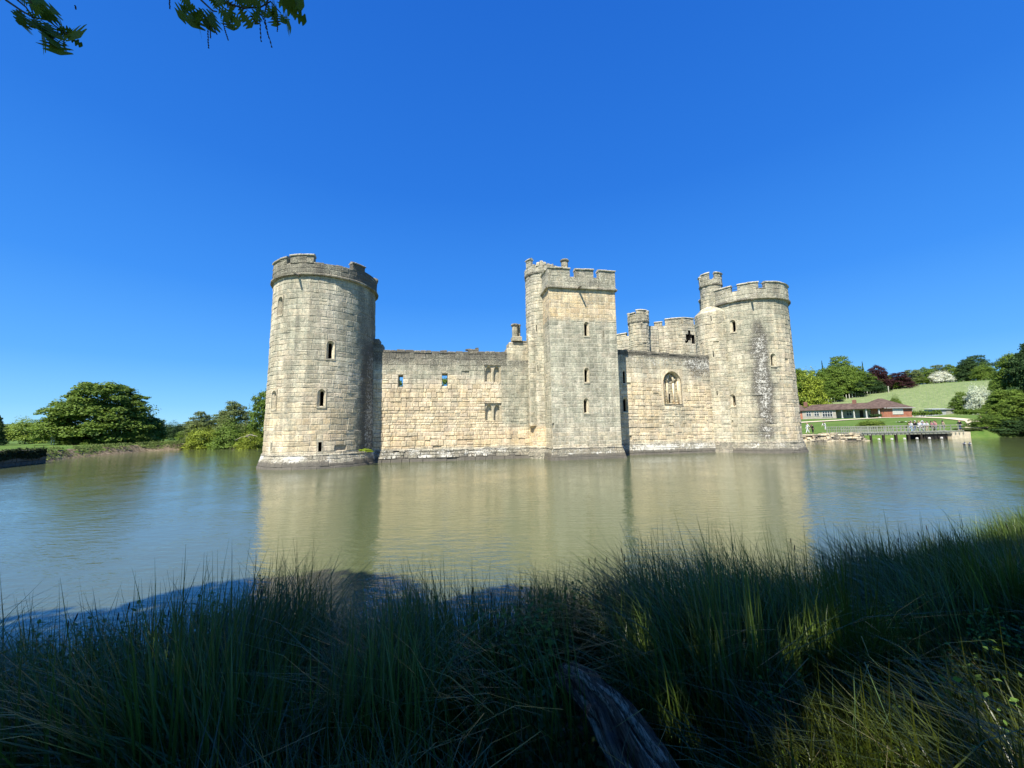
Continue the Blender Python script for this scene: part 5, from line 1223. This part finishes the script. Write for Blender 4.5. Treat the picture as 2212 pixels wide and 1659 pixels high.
def spray(stems, leaves, catk, Y0, nm):
    K = .3125; rnd = random.Random(len(leaves)); W = lambda x, y, dy=0: at(x * K, y * K, Y0 + dy)
    mb = MB()
    for st in stems: mb.tube([W(*p) - OZ for p in st], [.006 - .004 * i / len(st) for i in range(len(st))], 6, t=(.4, .3, .3))
    br = mb.build('branch', BARK, oak)
    lm = MB()
    LV = []
    for (x0, y0, x1, y1) in leaves:
        l_ = math.hypot(x1 - x0, y1 - y0)
        if l_ < 120: LV.append((x0, y0, x1, y1))
        else:
            for q in range(2):
                f0, f1 = (0, .62) if q == 0 else (.40, 1.0); j = rnd.uniform(-22, 22)
                LV.append((x0 + (x1 - x0) * f0, y0 + (y1 - y0) * f0, x0 + (x1 - x0) * f1 + j * (q == 0), y0 + (y1 - y0) * f1 - j * (q == 0)))
    for (x0, y0, x1, y1) in LV:
        a, b2 = W(x0, y0, rnd.uniform(-.04, .04)), W(x1, y1, rnd.uniform(-.05, .05)); nrm = (CAM - a).normalized() + Vector((rnd.uniform(-.4, .4), rnd.uniform(-.3, .3), rnd.uniform(-.4, .4)))
        oak_leaf(lm, a - OZ, b2 - OZ, nrm, rnd.uniform(.85, 1.1), (rnd.uniform(.4, .8), rnd.random(), rnd.random()))
    o = lm.build('leaves', FOLIAGE, br); o.color = (.095, .145, .020, 1)
    cm = MB()
    for (x0, y0, x1, y1) in catk:
        n = 16; pts = [W(x0 + (x1 - x0) * k / n + rnd.uniform(-2, 2), y0 + (y1 - y0) * k / n) - OZ for k in range(n + 1)]; cm.tube(pts, [.0012 if k % 2 else .0042 for k in range(n + 1)], 5, t=(.5, .3, .3))
    if catk: cm.build('catkins', plain('catkin', (.07, .05, .03), .9), br)
spray([[(-10, -150), (40, 0), (150, 75), (230, 120), (330, 140), (410, 200), (500, 260)], [(150, -60), (120, 0), (180, 50), (230, 120)], [(230, -60), (210, 40), (230, 100)]],
    [(150, 75, 180, 210), (170, 90, 130, 170), (150, 70, 92, 100), (230, 60, 195, -30), (220, 70, 300, -10), (250, 90, 310, 40), (280, 130, 388, 62), (300, 130, 390, 125), (230, 120, 290, 60), (230, 120, 300, 220), (250, 140, 310, 292), (290, 180, 350, 280), (300, 190, 412, 372), (330, 150, 400, 262), (380, 190, 572, 320), (400, 190, 545, 252), (410, 200, 500, 250), (440, 270, 446, 322), (420, 205, 438, 178), (190, 30, 120, -40), (180, 60, 240, 130)], [(520, 40, 524, 62)], 1.9, 1)
spray([[(1330, -120), (1390, 0), (1470, 75), (1500, 80)], [(1400, -90), (1560, 20), (1680, 55), (1800, 50), (1870, 10), (1940, 90)], [(1900, -90), (1850, 0), (1830, 90)], [(1172, -60), (1172, 0)]],
    [(1240, -20, 1350, 60), (1320, 20, 1250, -30), (1340, 30, 1238, 118), (1350, 60, 1250, 60), (1345, 80, 1390, 205), (1340, 70, 1330, 180), (1370, 80, 1424, 112), (1400, 60, 1340, 120), (1470, 80, 1430, 192), (1475, 80, 1470, 180), (1480, 60, 1540, 0), (1500, 60, 1612, 206), (1540, 60, 1660, 172), (1500, 50, 1450, -20), (1600, 30, 1480, -10), (1650, 40, 1738, 188), (1690, 50, 1785, 172), (1600, 40, 1600, 150), (1640, 20, 1700, -40), (1740, 40, 1650, -20),
     (1800, 40, 1700, 10), (1800, 50, 1760, 130), (1800, 60, 1852, 122), (1850, 20, 1912, 140), (1870, 40, 1915, 100), (1905, 100, 1908, 182), (1940, 90, 2008, 190), (1910, 10, 2118, 150), (1930, 0, 2080, 70), (1990, -10, 2098, 40), (1850, 30, 1790, -20), (1600, -20, 1700, 60), (1720, -30, 1800, 40), (1560, 0, 1620, 70)],
    [(1435, 180, 1442, 332), (1450, 180, 1456, 262), (1470, 180, 1500, 236), (1545, 170, 1576, 276), (1790, 60, 1805, 286), (1800, 60, 1880, 326), (1820, 80, 1852, 240), (1918, 100, 1918, 216), (1172, -10, 1174, 60)], 1.95, 2)

# ================================================================== FOREGROUND BANK
def blades(name, X, Y, Hh, Wd, lean, seed, colr, curl=1.0, zoff=0, seg=4, label=None, cat='grass'):
    r_ = np.random.default_rng(seed); n = len(X); Z = gz(X, Y) - .03 + zoff
    an = r_.normal(lean, .7, n) + 1.1 * np.sin(X * 1.7 + Y * 2.1 + seed) + .6 * np.sin(X * 4.3 - Y * 3.1); dx, dy = np.cos(an), np.sin(an); fl = np.abs(r_.normal(.34, .34, n)) * curl * Hh
    sa = an + math.pi / 2 + r_.normal(0, .5, n); sx, sy = np.cos(sa), np.sin(sa)
    rows = []
    for k in range(seg + 1):
        t = k / seg; q = fl * t ** 2.2; z = Z + Hh * (t - .38 * (fl / Hh) * t ** 3); w_ = Wd * (1 - t ** 1.8) * .5 + .0004
        c = np.stack([X + dx * q, Y + dy * q, z], 1); o = np.stack([sx * w_, sy * w_, np.zeros(n)], 1); rows.append((c - o, c + o))
    V = np.stack([np.stack([rows[k][0], rows[k][1], rows[k + 1][1], rows[k + 1][0]], 1) for k in range(seg)], 1).reshape(-1, 3)
    t = np.repeat(np.stack([.25 + .85 * r_.random(n) ** 2, (r_.random(n) ** 2), r_.random(n)], 1), 4 * seg, 0)
    o = np_mesh(name, V, 4, BLADE, t); o.color = (*colr, 1)
    return tag(o, label, cat, kind='stuff')
def shore_y(x): return np.interp(x, [-60, -30, -12, -5, -2, 2, 6, 12, 25, 60], [-6, -3, .6, 3.4, 4.4, 5.0, 6.3, 9.2, 13, 18])
def fg():
    r_ = np.random.default_rng(9)
    def pts(n, lo, hi, xr=(-9, 17), keepf=None):
        X = r_.uniform(*xr, n); S_ = shore_y(X); t = r_.random(n); Y = S_ - lo + (hi + lo) * t
        k = (Y > 1.15) & (np.hypot(X, Y) > 1.7) & (np.abs(X) < 1.45 * Y + 1.5) & (Y < S_ + .35)
        if keepf is not None: k &= keepf(X, Y)
        return X[k], Y[k]
    clear = lambda X, Y: ~(((X - (.92 - .14 * (Y - 2))) ** 2 < .045) & (Y < 4.3)) & ~((X > -.55) & (X < .8) & (Y > 2.3) & (Y < 4.5) & (r_.random(len(X)) > .16)) & ~((X > .8) & (X < 1.5) & (Y < 4.0) & (r_.random(len(X)) > .35))
    gap = lambda X: .36 * np.exp(-((X - .25) / .55) ** 2)
    # tall sedge fringe at the water's edge
    X, Y = pts(76000, 1.9, .45, keepf=clear); cl = .92 + .22 * np.sin(X * 1.9 + 1) * np.sin(X * .7 + 2) + .12 * np.sin(X * 5.1)
    hh = np.interp(X, [-6, -3.5, -1, 0, 1.5, 4, 7, 12], [1.12, 1.46, 1.58, 1.55, 1.55, 1.34, 1.06, 1.0])
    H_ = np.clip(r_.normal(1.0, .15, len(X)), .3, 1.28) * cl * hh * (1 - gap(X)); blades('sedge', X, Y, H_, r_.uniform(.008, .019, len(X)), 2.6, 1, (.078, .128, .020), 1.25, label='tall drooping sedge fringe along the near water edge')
    # body of long grass on the slope
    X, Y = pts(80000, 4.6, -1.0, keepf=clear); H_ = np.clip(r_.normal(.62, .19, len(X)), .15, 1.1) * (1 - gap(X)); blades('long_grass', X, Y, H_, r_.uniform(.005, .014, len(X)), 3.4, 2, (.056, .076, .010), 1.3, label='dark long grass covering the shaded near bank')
    # short lush grass lower right
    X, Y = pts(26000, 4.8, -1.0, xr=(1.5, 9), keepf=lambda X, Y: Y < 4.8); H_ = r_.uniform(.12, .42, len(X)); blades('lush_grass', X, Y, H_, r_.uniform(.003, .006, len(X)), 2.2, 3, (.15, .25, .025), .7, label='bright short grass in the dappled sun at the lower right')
    # upright broad reed blades
    X, Y = pts(1500, 2.0, .4, keepf=clear); H_ = r_.uniform(.7, 1.5, len(X)) * np.interp(X, [-6, -3, 0, 5, 12], [.8, .9, .85, .95, 1.0]); blades('reed_blades', X, Y, H_, r_.uniform(.012, .020, len(X)), 1.5, 5, (.14, .21, .035), .35, seg=6, label='broad upright reed blades standing out of the sedge')
    # dead straw
    X, Y = pts(1300, 4.0, 0, keepf=clear); H_ = r_.uniform(.3, .9, len(X)); blades('dry_stalks', X, Y, H_, r_.uniform(.003, .006, len(X)), .5, 6, (.17, .15, .075), 2.2, label='pale dry stalks lying through the green grass')
fg()
# low ivy and bramble leaves beside the log
def cover():
    r_ = np.random.default_rng(15); n = 9000; X = np.concatenate([r_.normal(.12, .42, n // 2), r_.normal(1.35, .33, n // 3), r_.uniform(-1, 2.5, n - n // 2 - n // 3)]); Y = np.concatenate([r_.uniform(2.1, 4.5, n // 2), r_.uniform(2.0, 4.1, n // 3), r_.uniform(1.9, 3.2, n - n // 2 - n // 3)])
    mound = .05 + .30 * np.exp(-((X - .25) / .4) ** 2) * np.exp(-((Y - 3.7) / .5) ** 2) + .14 * np.abs(np.sin(X * 3.1 + Y * 2))
    Z = gz(X, Y) + mound * r_.uniform(.3, 1.05, n); C = np.stack([X, Y, Z], 1); N = r_.normal(size=(n, 3)) * .45 + np.array([-.05, -.25, 1]); N /= np.linalg.norm(N, axis=1, keepdims=True)
    a = r_.normal(size=(n, 3)); U1 = np.cross(N, a); U1 /= np.linalg.norm(U1, axis=1, keepdims=True); U2 = np.cross(N, U1); s = r_.uniform(.014, .032, n)[:, None]
    out = [(0, -1), (.55, -.75), (.95, -.05), (.55, .35), (0, 1.15), (-.55, .35), (-.95, -.05), (-.55, -.75)]
    V = np.stack([C + U1 * s * x + U2 * s * y - N * s * .25 * abs(x) for x, y in out], 1).reshape(-1, 3)
    t = np.repeat(np.stack([.35 + .5 * r_.random(n), r_.random(n) ** 2, r_.random(n)], 1), 8, 0)
    o = np_mesh('ivy_cover', V, 8, FOLIAGE, t); o.color = (.11, .19, .065, 1); tag(o, 'dark ivy and bramble leaves spreading on both sides of the log', 'ivy', kind='stuff')
    V2 = []; m = 3500; X = r_.normal(.3, .4, m); Y = r_.normal(3.95, .34, m); C = np.stack([X, Y, gz(X, Y) + .02 + .42 * np.exp(-((X - .42) / .35) ** 2) * r_.random(m)], 1); V = leaf_cards(C, r_.normal(size=(m, 3)) * .6 + np.array([0, 0, 1]), .022, r_, asp=.4)
    o = np_mesh('leaf_litter', V, 4, FOLIAGE, np.repeat(np.stack([.3 + .5 * r_.random(m), r_.random(m), r_.random(m)], 1), 4, 0)); o.color = (.20, .125, .075, 1); tag(o, 'brown leaf litter heaped at the water end of the log', 'leaf litter', kind='stuff')
cover()
def log():
    P_ = [(.90, 1.75, 1.00), (.82, 2.15, .97), (.74, 2.6, .96), (.68, 3.0, .95), (.58, 3.35, .92), (.46, 3.7, .84), (.40, 3.95, .58), (.26, 4.15, .40)]; Rr = [.165, .158, .146, .128, .112, .092, .065, .03]
    n, m = 72, 110; b = NB('weathered_wood'); st = b.noise(3.0, 6, .75, vec=b.scalev(b.obj(), (16, 1.1, 16)), dist=.8); n2 = b.noise(9, 5, .7)
    c = b.mix(b.ramp(st, .36, .62), (.028, .018, .011), (.24, .155, .095)); c = b.mix(b.ramp(n2, .5, .75), c, (.12, .085, .07)); b.bump(b.math('ADD', st, b.math('MULTIPLY', n2, .3)), 1., .03); mat = b.fin(c, .9, .1)
    V = []; F = []
    for j in range(m):
        t = j / (m - 1) * (len(P_) - 1); k = min(int(t), len(P_) - 2); f = t - k; p = Vector(P_[k]).lerp(Vector(P_[k + 1]), f); d = (Vector(P_[k + 1]) - Vector(P_[k])).normalized(); x = d.cross(Vector((0, 0, 1))).normalized(); y = x.cross(d); r = Rr[k] + (Rr[k + 1] - Rr[k]) * f
        for i in range(n):
            th = 2 * math.pi * i / n; tw = th + .55 * t * .25
            rr = r * (1 + .42 * (abs(math.sin(tw * 3.5 + .3 * t)) - .5) + .17 * math.sin(tw * 9 + 1.1 * math.sin(t)) + .45 * noise.noise((math.cos(tw) * 1.6, math.sin(tw) * 1.6, t * .5)) + .10 * noise.noise((math.cos(tw) * 7, math.sin(tw) * 7, t * 1.3)))
            q = p + (x * math.cos(th) + y * math.sin(th) * .8) * rr; V.append(q)
    for j in range(m - 1):
        for i in range(n): l = (i + 1) % n; F.append((j * n + i, j * n + l, (j + 1) * n + l, (j + 1) * n + i))
    F.append(tuple(range(n))); F.append(tuple((m - 1) * n + i for i in range(n)))
    me = bpy.data.meshes.new('log'); me.from_pydata([tuple(v) for v in V], [], F); me.materials.append(mat); me.polygons.foreach_set('use_smooth', [True] * len(me.polygons))
    mb = MB(); rnd = random.Random(8)
    for q in range(9):
        a0 = q * 2 * math.pi / 9 + rnd.uniform(-.2, .2); pts = []; rr = []
        for j in range(26):
            t = j / 25 * (len(P_) - 1.6); k = min(int(t), len(P_) - 2); f = t - k; p = Vector(P_[k]).lerp(Vector(P_[k + 1]), f); d = (Vector(P_[k + 1]) - Vector(P_[k])).normalized(); x = d.cross(Vector((0, 0, 1))).normalized(); y = x.cross(d)
            r = (Rr[k] + (Rr[k + 1] - Rr[k]) * f) * (.98 + .25 * noise.noise((q * 3.1, t * .8, 0)) + .16 * max(0, 1.8 - t)); th = a0 + .22 * t + .35 * noise.noise((q * 5.3, t * .6, 2))
            pts.append(p + x * math.cos(th) * r + y * math.sin(th) * r * .85); rr.append(max(.006, .024 * (1 + .9 * noise.noise((q * 2.7, t * 1.1, 5))) * (1.15 - t * .1)))
        mb.tube(pts, rr, 7, wob=.22)
    bs = NB('bleached_strands'); q1 = bs.noise(5, 6, .75, vec=bs.scalev(bs.obj(), (14, 1.4, 14)), dist=.6); bs.bump(q1, 1., .02)
    o2 = mb.build('wood_strands', bs.fin(bs.mix(bs.ramp(q1, .38, .6), (.08, .052, .032), (.56, .40, .26)), .9, .1))
    tag(link('log', me), 'weathered grey fallen log with twisted ridges at the bottom centre of the bank', 'log'); o2.parent = bpy.data.objects['log']
log()
# sedge flower spikes
SP = [(169, 1323), (148, 1340), (281, 1300), (366, 1314), (257, 1322), (566, 1268), (629, 1290), (640, 1290), (692, 1234), (655, 1288), (934, 1270), (1021, 1266), (1060, 1277), (960, 1282), (1271, 1205), (1286, 1203), (1310, 1202), (1341, 1182), (1349, 1200), (1412, 1200), (1532, 1182), (1569, 1194), (1543, 1204), (1708, 1162), (1716, 1176), (1775, 1198), (1828, 1174), (1838, 1186), (1982, 1148), (2000, 1134), (2172, 1130), (2204, 1138), (1940, 1160)]
SPM = plain('spike_brown', (.030, .018, .014), .8); STM = plain('sedge_stem', (.055, .085, .030), .7)
for k, (px, py) in enumerate(sorted(SP)):
    zt = 1.30 if px < 1000 else 1.32; p = zplane(px, py, zt); h = zt - g1(p.x, p.y) + .1; r = empty('sedge_spike', (p.x, p.y, p.z - h)); ln = random.uniform(-.22, .22) if px > 700 else random.uniform(.05, .3)
    b0 = Vector((-ln * h, random.uniform(-.1, .1), 0)); tp = Vector((0, 0, h)); dr = (tp - b0).normalized(); mb = MB(); mb.tube([b0, b0.lerp(tp, .55) + Vector((-.03 * ln, 0, .02)), tp - dr * .07], .003, 5); mb.build('stem', STM, r)
    mb = MB(); mb.tube([tp - dr * .08, tp - dr * .065, tp - dr * .025, tp], [.002, .0062, .006, .0015], 7, wob=.15); mb.build('flower_spike', SPM, r)
    tag(r, 'dark brown sedge flower spike, number %s from the left along the grass top' % ('one two three four five six seven eight nine ten eleven twelve thirteen fourteen fifteen sixteen seventeen eighteen nineteen twenty twenty-one twenty-two twenty-three twenty-four twenty-five twenty-six twenty-seven twenty-eight twenty-nine thirty thirty-one thirty-two thirty-three'.split()[k]), 'sedge spike', 'sedge flower spikes above the bank grass')
def leafy(px, py, zt, label, colr, n=26, ls=.03, lw=.5, spread=.10, grp=None, cat='plant', stems=3):
    p = zplane(px, py, zt); z0 = g1(p.x, p.y); h = zt - z0; r = empty('leafy_plant', (p.x, p.y, z0), 0, label, cat, grp); mb = MB(); lm = MB()
    for s in range(stems):
        off = Vector((random.uniform(-spread, spread), random.uniform(-spread, spread), 0)) if s else Vector((0, 0, 0)); hh = h * (1 if s == 0 else random.uniform(.7, .93)); b0 = off * .4; tp = off + Vector((0, 0, hh)); md = b0.lerp(tp, .5) + Vector((random.uniform(-.03, .03), 0, 0))
        mb.tube([b0, md, tp], [.006, .0045, .002], 5)
        for k in range(n):
            t = 1 - (k / n) ** 1.1 * .75; c = b0.lerp(md, t * 2) if t < .5 else md.lerp(tp, t * 2 - 1); an = k * 2.4 + random.uniform(-.4, .4); L = ls * random.uniform(.8, 1.3) * (1.15 - .5 * t)
            o_ = Vector((math.cos(an), math.sin(an), random.uniform(.1, .8))).normalized(); sd = o_.cross(Vector((0, 0, 1))).normalized(); up = sd.cross(o_); ti = (random.uniform(.4, .85), random.random(), random.random())
            a = c + o_ * .008; q = [a, a + o_ * L * .3 + sd * L * lw * .42, a + o_ * L * .65 + sd * L * lw * .38, a + o_ * L * 1.15 - up * L * .12, a + o_ * L * .65 - sd * L * lw * .38, a + o_ * L * .3 - sd * L * lw * .42]; lm.poly(q, 0, ti)
    mb.build('stem', STM, r); o = lm.build('leaves', FOLIAGE, r); o.color = (*colr, 1); return r
LS = [(84, 1345), (197, 1334), (299, 1302), (432, 1288), (457, 1281), (562, 1242)]
for k, (px, py) in enumerate(LS): leafy(px, py, 1.42, 'small leaved green shoot standing above the grass at left, %s from the left' % ('first', 'second', 'third', 'fourth', 'fifth', 'sixth and tallest')[k], (.13, .20, .05), 40, .070, .6, .26, 'leafy shoots on the left of the bank', stems=10)
RP = [(1926, 1300, 1.3, 'highest on the slope'), (1960, 1382, 1.2, 'below the highest one'), (2039, 1392, 1.2, 'rightmost of the sunlit ones'), (1835, 1455, 1.05, 'leftmost'), (1905, 1464, 1.05, 'between the leftmost and the lowest'), (1965, 1492, 1.0, 'brightest in the sun'), (2123, 1318, 1.3, 'near the right edge'), (1320, 1395, .95, 'beside the log'), (1345, 1440, .9, 'lower down beside the log')]
for k, (px, py, zt, lb) in enumerate(RP): leafy(px, py, zt, 'broad leaved green plant on the right of the bank, ' + lb, (.12, .20, .035) if k < 7 else (.10, .18, .06), 20, .058, .66, .16, 'broad leaved plants on the right of the bank', stems=6)

def weeds():
    r_ = np.random.default_rng(41)
    def scat(n, xr, lo, hi, zr, size, colr, name, label, seed):
        X = r_.uniform(*xr, n); S_ = shore_y(X); Y = S_ - lo + (hi + lo) * r_.random(n); cl = noise_v(X * .9, Y * .9); k = (cl > -.05) & (Y > 1.6) & ~((abs(X - .7) < .35) & (Y < 4.2)); X, Y = X[k], Y[k]; m = len(X)
        Z = gz(X, Y) + zr[0] + (zr[1] - zr[0]) * r_.random(m) ** .7; V = leaf_cards(np.stack([X, Y, Z], 1), r_.normal(size=(m, 3)) * .5 + np.array([0, -.2, .8]), size, r_, asp=.55)
        o = np_mesh(name, V, 4, FOLIAGE, np.repeat(np.stack([.3 + .6 * r_.random(m), r_.random(m) ** 2, r_.random(m)], 1), 4, 0)); o.color = (*colr, 1); tag(o, label, 'undergrowth', kind='stuff')
    scat(11000, (-8, 1.0), 1.3, .0, (.30, 1.20), .024, (.10, .17, .040), 'weeds', 'leafy weeds mixed through the sedge on the left and middle of the bank', 1)
    scat(9000, (1.6, 9), 2.9, -.3, (.15, .75), .020, (.10, .18, .032), 'weeds', 'leafy weeds mixed through the grass on the right of the bank', 2)
def noise_v(X, Y): return np.array([noise.noise((float(x), float(y), 7.7)) for x, y in zip(X, Y)])
weeds()
def bank_growth():
    r_ = np.random.default_rng(77); P_ = []
    for (ax, ay), (bx, by), n in (((-49.2, 41.9), (-54.5, 49), 1800), ((-54.5, 49), (-58.5, 63), 3000), ((-58.5, 63), (-55, 72), 3200), ((-55, 72), (-47, 74), 1500)):
        t = r_.random(n); off = r_.normal(1.7, .7, n); L = math.hypot(bx - ax, by - ay); nx, ny = -(by - ay) / L, (bx - ax) / L
        P_.append(np.stack([ax + (bx - ax) * t + nx * off, ay + (by - ay) * t + ny * off], 1))
    Q = np.concatenate(P_); d = sdist(Q[:, 0], Q[:, 1]); k = (d > .1) & (noise_v(Q[:, 0] * .5, Q[:, 1] * .5) > -.12); Q = Q[k]; m = len(Q)
    C = np.stack([Q[:, 0], Q[:, 1], gz(Q[:, 0], Q[:, 1]) + .02 + .30 * r_.random(m)], 1); V = leaf_cards(C, r_.normal(size=(m, 3)) * .6 + np.array([.3, -.5, .5]), .11, r_, asp=.4)
    o = np_mesh('bank_growth', V, 4, FOLIAGE, np.repeat(np.stack([.3 + .6 * r_.random(m), r_.random(m), r_.random(m)], 1), 4, 0)); o.color = (.12, .17, .05, 1); tag(o, 'rough grass and low weeds spilling over the brown left bank', 'ground cover', kind='stuff')
bank_growth()
r = empty('wall_plant', (0, 0, 0), 0, 'small bright green plant growing on the ledge of the near round tower', 'plant'); r.parent = None
p_ = castle.matrix_basis @ Vector((4.15, -2.9, 1.1)); r.location = p_; c = crown('foliage', [(0, 0, .12, .5, .3, .16), (.4, -.1, .05, .3, .25, .12)], 900, .05, 55, parent=r); c.color = (.18, .25, .03, 1)
T('bush2', 170, 63, 70, 932, G1, 'low leafy skirt of bushes under the left half of the big oak', name='shrub'); T('bush0', 243, 63.5, 80, 930, G1, 'low leafy bush in front of the trunk of the big oak', name='shrub')

for k_, p_ in PROTO.items():            # prototypes that were never planted
    if not p_[1]:
        for c in list(p_[0].children): bpy.data.objects.remove(c)
        bpy.data.objects.remove(p_[0])
